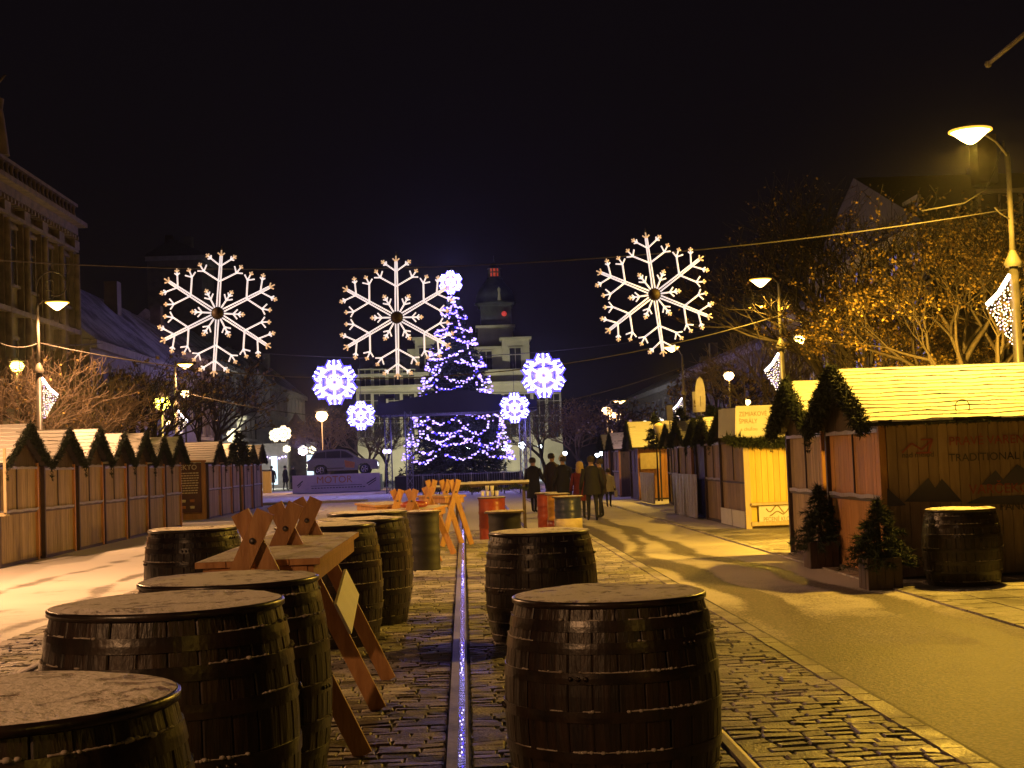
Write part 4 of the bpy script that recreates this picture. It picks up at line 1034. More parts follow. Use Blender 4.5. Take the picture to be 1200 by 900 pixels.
# ------------------------------------------------------------------ car on its banner platform
YC = 90.0
a = W(343, 577, YC); b = W(446, 574, YC); bw = b.x-a.x; cxp = (a.x+b.x)/2
t = thing('display_platform', 'low platform with pale banner and orange MOTOR lettering under the car', 'platform', (cxp, YC, 0), 0)
mb = MB(); mb.box((0, 1.3, .55), (bw, 2.5, 1.0)); part(mb, 'deck', M['black'], t)
mb = MB(); mb.box((0, -.02, .6), (bw, .03, 1.12)); bn = part(mb, 'banner', M['bannercloth'], t)
text_mesh('MOTOR', .62, M['inkor'], bn, (-1.25, -.045, .62), FR)
mb = MB()
for k in range(18): mb.box((-1.5+k*.19, -.04, .32), (.13, .01, .05))
mb.box((0, -.04, .46), (3.2, .01, .03)); part(mb, 'small_print', M['ink'], bn)
mb = MB(); mb.bar((1.9, -.045, .5), (2.5, -.045, .85), .07, .01); mb.bar((2.0, -.045, .4), (2.5, -.045, .72), .05, .01); mb.bar((-2.45, -.045, .5), (-2.1, -.045, .8), .07, .01); mb.bar((-2.4, -.045, .4), (-2.2, -.045, .6), .05, .01); part(mb, 'stripe', M['ink'], bn)
zc0 = 1.07
car = thing('parked_car', 'silver estate sport utility car displayed on the platform, seen from its side', 'car', (W(402, 540, YC+1).x, YC+1.2, zc0), 0)
L_ = 4.55
low = [(-2.25, .38), (-2.2, .34), (-1.85, .32), (-1.82, .55), (-1.62, .72), (-1.2, .72), (-1.0, .55), (-.97, .3), (.97, .3), (1.0, .55), (1.2, .72), (1.62, .72), (1.8, .55), (1.84, .32), (2.2, .32), (2.27, .5), (2.25, .78), (2.1, .93), (1.25, 1.03), (.95, 1.06), (-2.0, 1.08), (-2.22, .98)]
def loft(prof, levels):   # side profile widened with rounded shoulders
    mb = MB(); n = len(prof); vs = []
    for (y, s_) in levels:
        cx = 0; cz = .7
        vs += [(cx+(x-cx)*s_, y, cz+(z-cz)*s_) for x, z in prof]
    for i in range(len(levels)-1):
        for j in range(n):
            k = (j+1) % n; mb.f.append((i*n+j, i*n+k, (i+1)*n+k, (i+1)*n+j)); mb.m.append(0); mb.smooth.append(False)
    mb.v = vs; mb.f.append(tuple(range(n-1, -1, -1))); mb.m.append(0); mb.smooth.append(False)
    mb.f.append(tuple((len(levels)-1)*n+j for j in range(n))); mb.m.append(0); mb.smooth.append(False); return mb
part(loft(low, [(-.93, .965), (-.9, .99), (-.8, 1), (.8, 1), (.9, .99), (.93, .965)]), 'body', M['carpaint'], car)
gh = [(-2.02, 1.07), (-1.75, 1.52), (-1.5, 1.63), (-.2, 1.67), (.25, 1.6), (1.05, 1.05)]
mb = MB(); vs = [(x, -.86+(z-1.05)*.28, z) for x, z in gh]+[(x, .86-(z-1.05)*.28, z) for x, z in gh]; n = 6
mb.add(vs, [tuple(range(n-1, -1, -1)), tuple(range(n, 2*n))]+[(i, (i+1) % n, n+(i+1) % n, n+i) for i in range(n)]); part(mb, 'cabin', M['carpaint'], car)
for nm, q in (('side_window', [(-1.85, 1.13), (-1.62, 1.48), (-1.05, 1.52), (-1.05, 1.12)]), ('side_window', [(-1.0, 1.12), (-1.0, 1.53), (-.12, 1.56), (-.12, 1.11)]), ('side_window', [(-.06, 1.11), (-.06, 1.56), (.22, 1.5), (.85, 1.1)])):
    for s_ in (-1, 1):
        mb = MB(); vs = [(x, s_*(.868-(z-1.05)*.28), z) for x, z in q]; vs += [(x, y-s_*.02, z) for x, y, z in vs]
        mb.add(vs, [(0, 1, 2, 3), (7, 6, 5, 4)]+[(i, 4+i, 4+(i+1) % 4, (i+1) % 4) for i in range(4)]); part(mb, nm, M['glassdark'], car)
for x in (-1.41, 1.41):
    for s_ in (-1, 1):
        mb = MB(); mb.lathe([(.2, -.11), (.34, -.1), (.36, -.05), (.36, .05), (.34, .1), (.2, .11)], 24); wv = part(mb, 'wheel', M['tyre'], car, (x, s_*.8, .36)); wv.rotation_euler = (PI/2, 0, 0)
        mb = MB(); mb.lathe([(.23, -.02), (.23, .02), (.2, .025), (.2, -.025)], 20, cap=False)
        for k in range(5): mb.box((cos(k*2*PI/5)*.11, sin(k*2*PI/5)*.11, 0), (.22, .06, .03), Matrix.Rotation(k*2*PI/5, 3, 'Z'))
        mb.ball((0, 0, 0), .05, 8); rm = part(mb, 'rim', M['rim'], wv, (0, 0, .12 if s_ < 0 else -.12))
mb = MB(); mb.box((2.18, -.6, .72), (.16, .4, .14)); part(mb, 'headlight', M['white'], car); mb = MB(); mb.box((2.18, .6, .72), (.16, .4, .14)); part(mb, 'headlight', M['white'], car)
mb = MB(); mb.box((-2.16, -.7, .88), (.16, .3, .16)); part(mb, 'tail_light', M['inkred'], car)
mb = MB(); mb.box((.78, -.99, 1.1), (.18, .14, .12)); part(mb, 'wing_mirror', M['carpaint'], car)
mb = MB(); mb.prism([(.2, .5), (.75, .45), (.8, .8), (.15, .95)], 'y', -.937, -.929); part(mb, 'decal', M['inkor'], car)
mb = MB(); mb.prism([(-1.1, .42), (.1, .42), (.1, .5), (-1.1, .5)], 'y', -.937, -.929); part(mb, 'sill_stripe', M['ink'], car)
mb = MB(); mb.box((0, 0, .33), (1.9, 1.7, .1)); part(mb, 'underbody', M['black'], car)

# ------------------------------------------------------------------ buildings
def window_proto(name, wd, h, m_frame='stone', arch=False):
    f = MB(); f.box((0, -.04, h/2+.08), (wd+.3, .12, .12)); f.box((0, -.05, -h/2-.07), (wd+.35, .2, .1))
    for s_ in (-1, 1): f.box((s_*(wd/2+.06), -.02, 0), (.1, .08, h))
    f.box((0, -.005, 0), (.06, .05, h)); f.box((0, -.006, h*.18), (wd, .05, .06))
    g = MB(); g.box((0, .02, 0), (wd, .03, h))
    return f, g
class Facade: pass
def building(name, label, x0, x1, y0, y1, h, wallm, roofm, ridge, face='x+', win=(1.1, 1.9), rows=(), n=6, wm='stone2', lit=(), roof_axis='y', cat='building', cornice=True, end=True, skip=0):
    t = thing(name, label, cat, ((x0+x1)/2, (y0+y1)/2, 0)); X, Yd = (x1-x0), (y1-y0)
    mb = MB(); mb.box((0, 0, h/2), (X, Yd, h)); part(mb, 'wall', M[wallm], t)
    mb = MB()
    if roof_axis == 'y': mb.prism([(-X/2-.3, h+.002), (X/2+.3, h+.002), (X/2-.1, h+.3), (0, ridge), (-X/2+.1, h+.3)], 'y', -Yd/2-.2, Yd/2+.2)
    else: mb.prism([(-Yd/2-.3, h+.002), (Yd/2+.3, h+.002), (0, ridge)], 'x', -X/2-.2, X/2+.2)
    ro = part(mb, 'roof', M[roofm], t)
    mb = MB(); mb.box((X*.1, Yd*.2, ridge-.1), (.7, .9, 1.8)); part(mb, 'chimney', M['darkwall'], ro)
    mb = MB(); mb.box((-X*.15, -Yd*.25, ridge-.2), (.6, .7, 1.5)); part(mb, 'chimney', M['darkwall'], ro)
    if cornice:
        mb = MB(); sx = X/2+.15 if face == 'x+' else -X/2-.15
        mb.box((sx, 0, h-.2), (.34, Yd+.1, .35)); mb.box((0, -Yd/2-.12, h-.2), (X+.2, .28, .35)); mb.box((sx*.995, 0, h*.42), (.2, Yd-.02, .2)); part(mb, 'cornice', M[wm], t)
    f, g = window_proto('w', win[0], win[1], wm); fm = gm = None
    def put(p, rz):
        nonlocal fm, gm
        if fm is None:
            o = f.build('window', M[wm], t); q = g.build('pane', M['glassdark'], o); fm, gm = o.data, q.data
        else: o = link('window', fm, t); q = link('pane', gm, o)
        o.location = p; o.rotation_euler.z = rz
    for z in rows:
        for k in range(n):
            y = -Yd/2+Yd*(k+.5)/n
            put(((X/2+.02) if face == 'x+' else (-X/2-.02), y, z), PI/2 if face == 'x+' else -PI/2)
        if end:
            m_ = max(1, int(X/3))
            for k in range(m_): put((-X/2+X*(k+.5)/m_, -Yd/2-.02, z), 0)
    return t
# ornate facade, left
B = building('ornate_building', 'ornate stone facade with pilasters and statue at the upper left', -26, -16, 41, 59.3, 12, 'stone', 'roofslate', 15.5, rows=(2.0, 5.6, 9.6), n=8, win=(1.0, 2.0), wm='stone')
Yd = 18.3
for k in range(9):
    mb = MB(); y = -Yd/2+.15+(Yd-.3)*k/8
    mb.box((5.12, y, 7.6), (.2, .5, 7.6)); mb.box((5.16, y, 11.2), (.34, .7, .35)); mb.box((5.16, y, 3.9), (.3, .66, .3)); mb.lathe([(.16, 4.1), (.13, 10.8)], 10, c=(5.28, y, 0)); part(mb, 'pilaster', M['stone'], B)
mb = MB()
for k in range(46): mb.box((5.22, -Yd/2+.2+k*.396, 11.45), (.4, .14, .16))
mb.box((5.2, 0, 10.95), (.3, Yd, .12)); mb.box((5.2, 0, 7.55), (.4, Yd, .18)); mb.box((5.2, 0, 4.0), (.44, Yd, .18)); mb.box((5.3, 0, 12.05), (.75, Yd+.4, .18)); part(mb, 'moulding', M['stone'], B)
mb = MB()
for k in range(34): mb.lathe([(.07, 12.15), (.12, 12.35), (.06, 12.6), (.1, 12.8)], 8, c=(5.2, -Yd/2+.3+k*.54, 0))
mb.box((5.2, 0, 12.86), (.3, Yd, .12)); part(mb, 'balustrade', M['stone'], B)
mb = MB(); mb.lathe([(1.6, 12.5), (1.5, 14.5), (1.1, 16.3), (.5, 17.6), (.25, 18.4), (.12, 20.5), (.01, 21.5)], 16, c=(2.6, 1.5, 0)); part(mb, 'corner_spire', M['roofdark'], B)
# statue, skinned below
def skin_mesh(name, verts, edges, radii, sub=2, root=0):
    me = bpy.data.meshes.new(name); me.from_pydata([Vector(v) for v in verts], edges, []); o = bpy.data.objects.new(name, me); col.objects.link(o)
    md = o.modifiers.new('s', 'SKIN'); md.use_smooth_shade = True
    for i, rr in enumerate(radii):
        sv = me.skin_vertices[0].data[i]; sv.radius = (rr, rr) if not hasattr(rr, '__len__') else rr; sv.use_root = (i == root)
    o.modifiers.new('d', 'SUBSURF').levels = sub; o.modifiers['d'].render_levels = sub
    dg = bpy.context.evaluated_depsgraph_get(); r_ = bpy.data.meshes.new_from_object(o.evaluated_get(dg)); bpy.data.objects.remove(o); r_.name = name
    for p in r_.polygons: p.use_smooth = True
    return r_
def body_mesh(stride=.12, armb=.1, fwd=0.0, hands=(None, None)):
    V = [(0, 0, .95), (0, 0, 1.12), (0, 0.0, 1.32), (0, .0, 1.45), (0, -.01, 1.53), (0, -.02, 1.62), (0, -.02, 1.70)]
    Rr = [.135, .13, .145, .11, .052, .085, .07]; E = [(i, i+1) for i in range(6)]
    for s_ in (-1, 1):
        b = len(V); sg = s_*stride
        V += [(s_*.09, 0, .88), (s_*.1, -sg*.6, .48), (s_*.1, -sg*1.0+.02, .10), (s_*.11, -sg*1.0-.13, .045)]
        Rr += [.09, .058, .042, .036]; E += [(0, b), (b, b+1), (b+1, b+2), (b+2, b+3)]
        b = len(V); h = hands[0 if s_ < 0 else 1]
        hd = h or (s_*(.26+armb), -.06, .82)
        el = (s_*(.235+armb*.6), .03, 1.12) if not h else ((s_*.27+hd[0])/2+s_*.05, (hd[1])/2+.06, (1.42+hd[2])/2-.08)
        V += [(s_*.18, 0, 1.41), el, hd]; Rr += [.058, .045, .032]; E += [(3, b), (b, b+1), (b+1, b+2)]
        # palm and five fingers
        P0 = Vector(hd); dr = (P0-Vector(el)).normalized(); q = len(V)
        V.append(tuple(P0+dr*.05)); Rr.append(.026); E.append((b+2, q))
        for f in range(5):
            off = Vector((s_*.0, (f-2)*.018, 0)) if f else Vector((s_*.0, -.045, .02)); ln = (.04, .075, .085, .078, .06)[f]
            V.append(tuple(P0+dr*(.05+ln)+off)); Rr.append(.0085); E.append((q, len(V)-1))
    return skin_mesh('body', V, E, Rr, 1)
def person(label, x, Y, h, coat, rz=0, hair='haird', hat=None, coatlen=.62, stride=.1, seed=1, long_hair=False, trousers='coatk', hands=(None, None), bag=False):
    t = thing('person', label, 'person', (x, Y, .0), rz, None); k = h/1.78; t.scale = (k, k, k); r = random.Random(seed)
    me = body_mesh(stride, .05, hands=hands)
    me.materials.clear()
    for m_ in (M['skin'], M[trousers], M[coat], M['black']): me.materials.append(m_)
    for p in me.polygons:
        c = p.center; z = c.z
        p.material_index = 3 if z < .09 else (1 if z < .92 else (0 if z > 1.5 or (abs(c.x) > .2 and z < .84) or (hands[0] and abs(c.x) < 0 and 0) else 2))
    b = link('body', me, t)
    # face
    mb = MB(); mb.ball((0, -.118, 1.635), .016, 8, sq=(.8, 1.2, 1.3)); mb.ball((-.083, -.02, 1.64), .02, 6, sq=(.5, 1, 1.4)); mb.ball((.083, -.02, 1.64), .02, 6, sq=(.5, 1, 1.4)); part(mb, 'nose_and_ears', M['skin'], t)
    mb = MB(); mb.ball((-.032, -.1, 1.665), .012, 8); mb.ball((.032, -.1, 1.665), .012, 8); part(mb, 'eyes', M['haird'], t)
    mb = MB(); mb.ball((0, -.1, 1.59), .02, 8, sq=(1.2, .5, .3)); part(mb, 'mouth', M['inkred'], t)
    # coat
    mb = MB(); zb = 1.48-coatlen-.25
    prof = [(.235, zb), (.225, zb+.12), (.205, 1.0), (.19, 1.1), (.205, 1.3), (.2, 1.4), (.12, 1.48), (.085, 1.52), (.07, 1.5)]
    mb.lathe(prof, 20, sx=1.05, sy=.78, cap=False, mod=lambda j, z: 1+.03*sin(j*2.1+z*4+seed)); part(mb, 'coat', M[coat], t)
    for i_, s_ in enumerate((-1, 1)):
        hd = hands[i_] or (s_*.31, -.05, .86); hd = Vector(hd)
        sh = Vector((s_*.19, 0, 1.42)); el = Vector((s_*.27, .03, 1.12)) if not hands[i_] else (sh+hd)/2+Vector((s_*.06, .06, -.08))
        mb = MB(); mb.tube([sh, (sh+el)/2, el, el.lerp(hd, .9)], [.078, .068, .06, .05], 10); part(mb, 'sleeve', M[coat], t)
    if hat: 
        mb = MB(); mb.lathe([(.112, 1.655), (.118, 1.70), (.105, 1.76), (.06, 1.81), (.02, 1.825)], 16, sy=1.12, c=(0, -.01, 0)); mb.ball((0, 0, 1.845), .035, 8); part(mb, 'hat', M[hat], t)
    mb = MB()
    prof = [(.098, 1.62), (.108, 1.68), (.1, 1.745), (.06, 1.785), (.01, 1.795)] if not long_hair else [(.10, 1.40), (.125, 1.5), (.12, 1.62), (.118, 1.7), (.1, 1.765), (.05, 1.80), (.01, 1.81)]
    mb.lathe(prof, 18, c=(0, .018, 0), sy=1.08, mod=lambda j, z: 1+.03*sin(j*3.3+z*30)); part(mb, 'hair', M[hair], t)
    if bag:
        mb = MB(); mb.box((.33, -.05, .62), (.12, .3, .3)); mb.tube([(.33, -.17, .76), (.33, -.05, .88), (.33, .07, .76)], .01, 5)
        ob = mb.build('shopping_bag', M['coatw'], None, (x+.0, Y, 0)); ob.scale = (k, k, k); tag(ob, 'pale shopping bag held by the rightmost passer by', 'bag')
    return t
def pat(label, px, ytop, Y, coat, **k):
    p = W(px, ytop, Y); return person(label, p.x, Y, p.z-.01, coat, **k)
pat('person in a long black coat bending over beside the snow covered table', 624, 536, 43.5, 'coatk', rz=2.6, coatlen=.75, seed=2, hands=((-.2, -.35, 1.02), None))
pat('person in a black coat wearing a white woolly hat', 659, 534, 41.5, 'coatk', rz=PI+.3, hat='wool', coatlen=.7, seed=3)
pat('person in brown coat standing between the black coats', 646, 531, 44.5, 'coatb', rz=.6, coatlen=.72, seed=8)
pat('blond person in a red coat with a pale collar', 679, 541, 38.0, 'coatr', rz=PI-.2, hair='hairb', long_hair=True, coatlen=.65, seed=4)
pat('tall person in black seen from behind right of the red coat', 692, 534, 36.5, 'coatk', rz=PI, coatlen=.5, seed=5)
pat('person in dark jacket talking to the tall person in black', 702, 537, 38.0, 'coatb', rz=-1.2, coatlen=.5, seed=6)
pat('rightmost passer by in a pale jacket near the huts', 712, 549, 46, 'coatw', rz=2.8, coatlen=.5, seed=7, bag=True)
for i, px in enumerate((318, 334, 343)):
    pat(('distant dark pedestrian left of the lit shop', 'distant dark pedestrian in front of the lit shop', 'distant dark pedestrian close to the banner')[i], px, 546-i*.3, 104, 'coatk', rz=i*1.2, seed=11+i)
# statue on the ornate building
me = body_mesh(.05, .05, hands=((-.25, -.25, 1.75), None)); me.materials.clear(); me.materials.append(M['stone'])
s_ = link('statue', me, B, (5.0, -.2, 12.95), PI/2); s_.scale = (1.5, 1.5, 1.5)
mb = MB(); mb.lathe([(.3, 0), (.26, .4), (.2, .9), (.17, 1.1), (.2, 1.35)], 14, mod=lambda j, z: 1+.06*sin(j*2.5)); part(mb, 'robe', M['stone'], s_)

building('snow_roofed_house', 'long house with snow streaked roof behind the ornate facade', -23, -15.6, 60.5, 84, 7.4, 'stone2', 'roofslate', 11.2, rows=(2.0, 5.4), n=9)
building('tower_house', 'dark tall tower block silhouette behind the left snowflake', W(172, 300, 120).x, W(236, 300, 120).x, 120, 126, W(200, 300, 120).z, 'darkwall', 'roofdark', W(200, 280, 120).z, rows=(), end=False)
building('town_house', 'dim town house left of the lit column', -25, -17, 86, 100, 9, 'darkwall', 'roofslate', 12, rows=(2, 5, 7.6), n=5)
building('town_house', 'dim town house beyond the lit column', -26, -18.5, 102, 128, 10, 'darkwall', 'roofslate', 13.4, rows=(2.2, 5.2, 8.2), n=9)
building('town_house', 'far town house with small gable near the turret', -25, -17.5, 131, 160, 9.5, 'stone2', 'roofslate', 13, rows=(2.2, 5.2, 7.8), n=9)
building('town_house', 'tall town house behind the large leafy tree on the right', 13.5, 22, 40, 53, 8.0, 'nightwall', 'roofdark', 10.6, face='x-', rows=(2, 5, 7.8), n=6, roof_axis='x')
building('town_house', 'dim house on the right behind the second lamp', 14.5, 23, 54.5, 66, 7.5, 'darkwall', 'roofslate', 10, face='x-', rows=(2, 5), n=8)
building('town_house', 'dark house on the right behind the third lamp', 15, 24, 68, 95, 7, 'darkwall', 'roofslate', 9, face='x-', rows=(2, 5), n=9)
building('town_house', 'farthest dark house on the right side of the square', 16, 26, 98, 140, 7, 'darkwall', 'roofslate', 9.5, face='x-', rows=(2, 5), n=12)

# theatre at the end of the square
YH = 150.0
th = thing('theatre', 'pale domed theatre with red lit lantern behind the christmas tree', 'theatre', (0, 0, 0))
def blk(px0, px1, ytop, Y, dep, m='cream', z0=0, name='wall', inset=0):
    a = W(px0, ytop, Y); b = W(px1, ytop, Y); zt = (a.z+b.z)/2; mb = MB(); mb.box(((a.x+b.x)/2, Y+dep/2, (z0+zt)/2), (b.x-a.x, dep, zt-z0)); part(mb, name, M[m], th)
    mb = MB(); mb.box(((a.x+b.x)/2, Y+dep/2, zt+.14), (b.x-a.x+.5, dep+.5, .28)); part(mb, 'cornice', M[m], th)
    return (a.x+b.x)/2, zt, b.x-a.x
blk(417, 657, 452, YH, 16); blk(417, 640, 438, YH+.6, 15, z0=6); blk(480, 618, 410, YH+2, 12, z0=8); blk(588, 620, 398, YH+1.4, 4, z0=8); blk(486, 510, 398, YH+1.4, 4, z0=8)
blk(560, 601, 384, YH+4, 4.5, z0=10); 
xd, zd, wd_ = blk(563, 599, 358, YH+4.4, 3.6, 'bronze', z0=14)
c = Vector((xd, YH+6.2, 0)); zt = W(575, 327, YH+6).z; zl = W(575, 315, YH+6).z
mb = MB(); rr = wd_/2*1.3; mb.lathe([(rr*1.08, zd+.3), (rr*1.08, zd+.5), (rr*.98, zd+.6), (rr*.97, zd+1.2), (rr*.86, zd+1.8), (rr*.66, zd+2.3), (rr*.45, zt-.25), (rr*.42, zt)], 20, c=c); part(mb, 'dome', M['bronze'], th)
mb = MB(); mb.lathe([(.62, zt), (.62, zt+.25)], 14, c=c); part(mb, 'lantern_base', M['bronze'], th)
mb = MB(); mb.lathe([(.55, zt+.25), (.55, zl)], 14, c=c); part(mb, 'red_lantern', M['e_redd'], th)
mb = MB()
for k in range(10): mb.box((c.x+.62*cos(k*PI/5), c.y+.62*sin(k*PI/5), (zt+.25+zl)/2), (.13, .13, zl-zt-.25))
mb.lathe([(.66, (zt+zl)/2+.1), (.66, (zt+zl)/2+.22)], 14, c=c); part(mb, 'lantern_posts', M['bronze'], th)
mb = MB(); mb.lathe([(.8, zl), (.5, zl+.25), (.1, zl+.7), (.02, zl+1.5)], 14, c=c); part(mb, 'lantern_cap', M['bronze'], th)
q = W(592, 363, YH); mb = MB(); mb.ball((q.x, YH+4, q.z), .3, 8); part(mb, 'beacon', M['e_red'], th)
q = W(586, 338, YH); mb = MB(); mb.lathe([(.22, 0), (.12, .8), (.2, 1.2), (.02, 1.5)], 8, c=(q.x, YH+3.9, q.z-.8)); part(mb, 'roof_statue', M['cream'], th)
fw, gw = window_proto('w', 1.2, 2.2); fm = None
for i, (px, py, Y) in enumerate([(x, 424, YH+1.98) for x in (520, 545, 570)]+[(x, 420, YH+1.38) for x in (498, 604)]+[(x, 500, YH) for x in range(428, 656, 17)]+[(x, 474, YH) for x in range(428, 656, 17)]+[(x, 446, YH+.58) for x in range(428, 480, 17)]):
    q = W(px, py, Y)
    if fm is None: o = fw.build('window', M['cream'], th); g = gw.build('pane', M['glassdark'], o); fm, gm = o.data, g.data
    else: o = link('window', fm, th); g = link('pane', gm, o)
    o.location = (q.x, Y-.02, q.z)
# mass of roofs on each side of the upper block
mb = MB(); a = W(420, 438, YH+2); b = W(484, 412, YH+2); mb.prism([(a.x, a.z), (b.x, a.z), (b.x, b.z), (a.x+2, b.z-1)], 'y', YH+3, YH+12); part(mb, 'roof', M['roofslate'], th)
mb = MB(); a = W(616, 440, YH+2); b = W(655, 440, YH+2); mb.prism([(a.x, a.z-.5), (b.x, a.z-1), (b.x-2, a.z+.8), (a.x, a.z+1.5)], 'y', YH+3, YH+12); part(mb, 'roof', M['darkwall'], th)
# floodlights at the theatre foot
for i, px in enumerate((440, 520, 620)):
    q = W(px, 555, 138); t = thing('floodlight', ('left', 'middle', 'right')[i]+' floodlight on the ground before the theatre', 'floodlight', (q.x, 138, 0), 0, 'theatre floodlights')
    mb = MB(); mb.box((0, 0, .25), (.5, .25, .3)); mb.box((0, 0, .05), (.2, .2, .1)); part(mb, 'housing', M['black'], t)
    L = plight((q.x, 138.4, .6), 2300, (1, .93, .65), .3, R(110)); L.rotation_euler = (R(118), 0, 0)
# lit column (plague column) and turret on the left
t = thing('plague_column', 'lit white baroque column with pointed gilded top far left', 'column', (W(275, 500, 118).x, 118, 0))
z = lambda py: W(275, py, 118).z
mb = MB(); mb.lathe([(1.4, 0), (1.4, 1.2), (.8, 1.4), (.5, z(498)), (.75, z(496)), (.75, z(493)), (.4, z(491)), (.62, z(489)), (.7, z(487)), (.3, z(484))], 14); part(mb, 'shaft', M['cream'], t)
mb = MB(); mb.lathe([(.3, z(484)), (.28, z(478)), (.12, z(470)), (.01, z(463))], 10); part(mb, 'spire', M['cream'], t)
mb = MB()
for k in range(6): mb.ball((.75*cos(k*1.05), .75*sin(k*1.05), z(489)), .3, 8)
part(mb, 'cloud_sculpture', M['cream'], t)
plight((W(275, 500, 118).x+1, 115.5, 2.2), 900, (1, .97, .75), .3)
t = thing('turret', 'slim pink turret with pointed roof left of the car', 'turret', (W(347, 500, 112).x, 112, 0))
z = lambda py: W(347, py, 112).z
mb = MB(); mb.lathe([(.75, 0), (.75, z(503)), (.95, z(501)), (.95, z(499)), (.6, z(498))], 12); part(mb, 'shaft', M['stone'], t)
mb = MB(); mb.lathe([(.75, z(498)), (.3, z(490)), (.02, z(483))], 12); part(mb, 'pointed_roof', M['stone'], t)
# lit shop row
t = thing('shop_front', 'far shop with cold lit windows and a row of white lights', 'shop', (W(330, 550, 122).x, 122, 0))
mb = MB(); mb.box((0, .3, 1.9), (6, .5, 3.8)); part(mb, 'wall', M['stone2'], t)
for k, (dx, wd2) in enumerate(((-.6, .5), (1.2, 1.1), (2.4, .6))):
    mb = MB(); mb.box((dx, 0, 1.5), (wd2, .06, 2.4)); part(mb, 'window', M['e_shop'], t)
mb = MB()
for k in range(14): mb.ball((-1.7+k*.26, -.15, 2.55+.1*sin(k)), .09, 6)
part(mb, 'light_row', M['e_led2'], t)
t = thing('kiosk', 'small yellow green box kiosk beyond the far left huts', 'kiosk', (W(313, 560, 98).x, 98, 0))
mb = MB(); mb.box((0, 0, .75), (.55, .5, 1.5)); part(mb, 'cabinet', M['wood_y'], t); mb = MB(); mb.box((0, 0, 1.55), (.65, .6, .08)); part(mb, 'cap', M['roofdark'], t)
# floor kerb line far left
mb = MB(); a = G(290, 593); mb.box((a.x+2.2, a.y, .06), (6.5, .25, .12)); tag(mb.build('kerb', M['kerb']), kind='structure')

# ------------------------------------------------------------------ trees
def tree(label, x, Y, h, spread, seed, leaves=0, tw='bark2', depth=6, trunk_r=.16, leafsize=.09, lean=0, cat='tree', first=.28, name='street_tree', zlim=None):
    t = thing(name, label, 'tree', (x, Y, 0), 0, 'trees along the street'); r = random.Random(seed)
    trunk = MB(); crown = MB(); tips = []
    def grow(p, d, L, rad, lev):
        n = 3; pts = [p]; q = p.copy(); dd = d.copy()
        for i in range(n):
            dd = (dd+Vector((r.gauss(0, .13), r.gauss(0, .13), r.gauss(0, .08)+.04))).normalized(); q = q+dd*L/n; pts.append(q.copy())
        rr = [max(.006, rad*(1-.4*i/n)) for i in range(n+1)]
        (trunk if lev < 2 else crown).tube(pts, rr, 7 if lev < 2 else (4 if lev < 4 else 3), 0, False)
        if lev >= depth: tips.append((pts[-1], dd)); tips.append((pts[-2], dd)); return
        k = (4 if lev == 0 else (3 if lev < 4 else r.choice((2, 3))))
        for j in range(k):
            a = 2*PI*(j+r.random()*.7)/k; ax = dd.orthogonal().normalized(); ax.rotate(Quaternion(dd, a))
            ang = r.uniform(.35, .8)*(1.0 if lev else .9)*spread; nd = dd.copy(); nd.rotate(Quaternion(ax, ang))
            if nd.z < .12: nd.z = .12+r.random()*.15; nd.normalize()
            st_ = pts[-1]
            if lev and j == k-1: st_ = pts[-2]
            grow(st_, nd, L*r.uniform(.66, .86), rad*.6, lev+1)
    grow(Vector((0, 0, 0)), Vector((lean, 0, 1)).normalized(), h*first, trunk_r, 0)
    part(trunk, 'trunk', M['bark'], t)
    cr = part(crown, 'crown', M[tw], t)
    if leaves:
        lf = MB(); T = len(tips)
        for i in range(leaves):
            p, d = tips[r.randrange(T)]
            p = p-d*r.uniform(0, .25)+Vector((r.gauss(0, .035), r.gauss(0, .035), r.gauss(0, .03)))
            a = Vector((r.gauss(0, 1), r.gauss(0, 1), r.gauss(-.6, .6))).normalized()*leafsize*r.uniform(.6, 1.3); b = a.cross(Vector((r.gauss(0, 1), r.gauss(0, 1), r.gauss(0, 1)))).normalized()*leafsize*.35
            lf.add([p, p+a*.5+b, p+a, p+a*.5-b], [(0, 1, 2, 3)])
        g = part(lf, 'leaves', M['leaf'], cr); g['kind'] = 'stuff'
    return t
tree('large tree with withered yellow leaves behind the large right hut', 9.0, 24.5, 6.2, 1.0, 1, 6500, 'bark', 7, .16, .07)
tree('leafy yellowish tree behind the second right hut', W(985, 400, 29).x, 29.5, 5.6, .95, 2, 6500, 'bark', 7, .14, .07)
tree('twiggy tree at the right picture edge with brown leaves', 11.4, 22.5, 6.6, 1.05, 3, 4500, 'bark', 7, .16, .065)
tree('bare pale twigged tree by the second right street lamp', W(905, 450, 41).x, 42, 4.9, .75, 4, 0, 'bark2', 7, .13, first=.3)
tree('dark bare tree behind the leafy trees on the right', W(1010, 300, 37).x, 37, 9.0, .9, 5, 900, 'bark', 7, .25)
tree('bare reddish tree above the first left huts', W(20, 450, 35).x, 36.5, 5.0, 1.0, 6, 500, 'bark2', 7, .15)
tree('bare tree left of the ornate facade lamp', W(85, 450, 38).x, 39, 4.8, .95, 7, 250, 'bark2', 7, .14)
tree('dark bare tree behind the fourth left hut', W(140, 440, 47).x, 47, 6.0, .9, 8, 700, 'bark', 6, .18)
tree('dark bare tree below the left snowflake', W(240, 470, 66).x, 66, 7.0, .9, 9, 900, 'bark', 6, .2, .2)
tree('dark tree behind the tower lamp on the left', W(175, 470, 58).x, 58.5, 6.6, .9, 10, 700, 'bark', 6, .2, .2)
tree('orange lit bare tree behind the car', W(388, 520, 98).x, 99, 6.0, 1.1, 11, 500, 'bark2', 7, .2, .16)
tree('bare tree right of the stage before the theatre', W(640, 500, 100).x, 100, 6.5, 1.0, 12, 0, 'bark2', 7, .2)
tree('reddish bare tree above the people', W(680, 505, 92).x, 92, 5.6, 1.1, 13, 1200, 'bark2', 7, .2, .16)
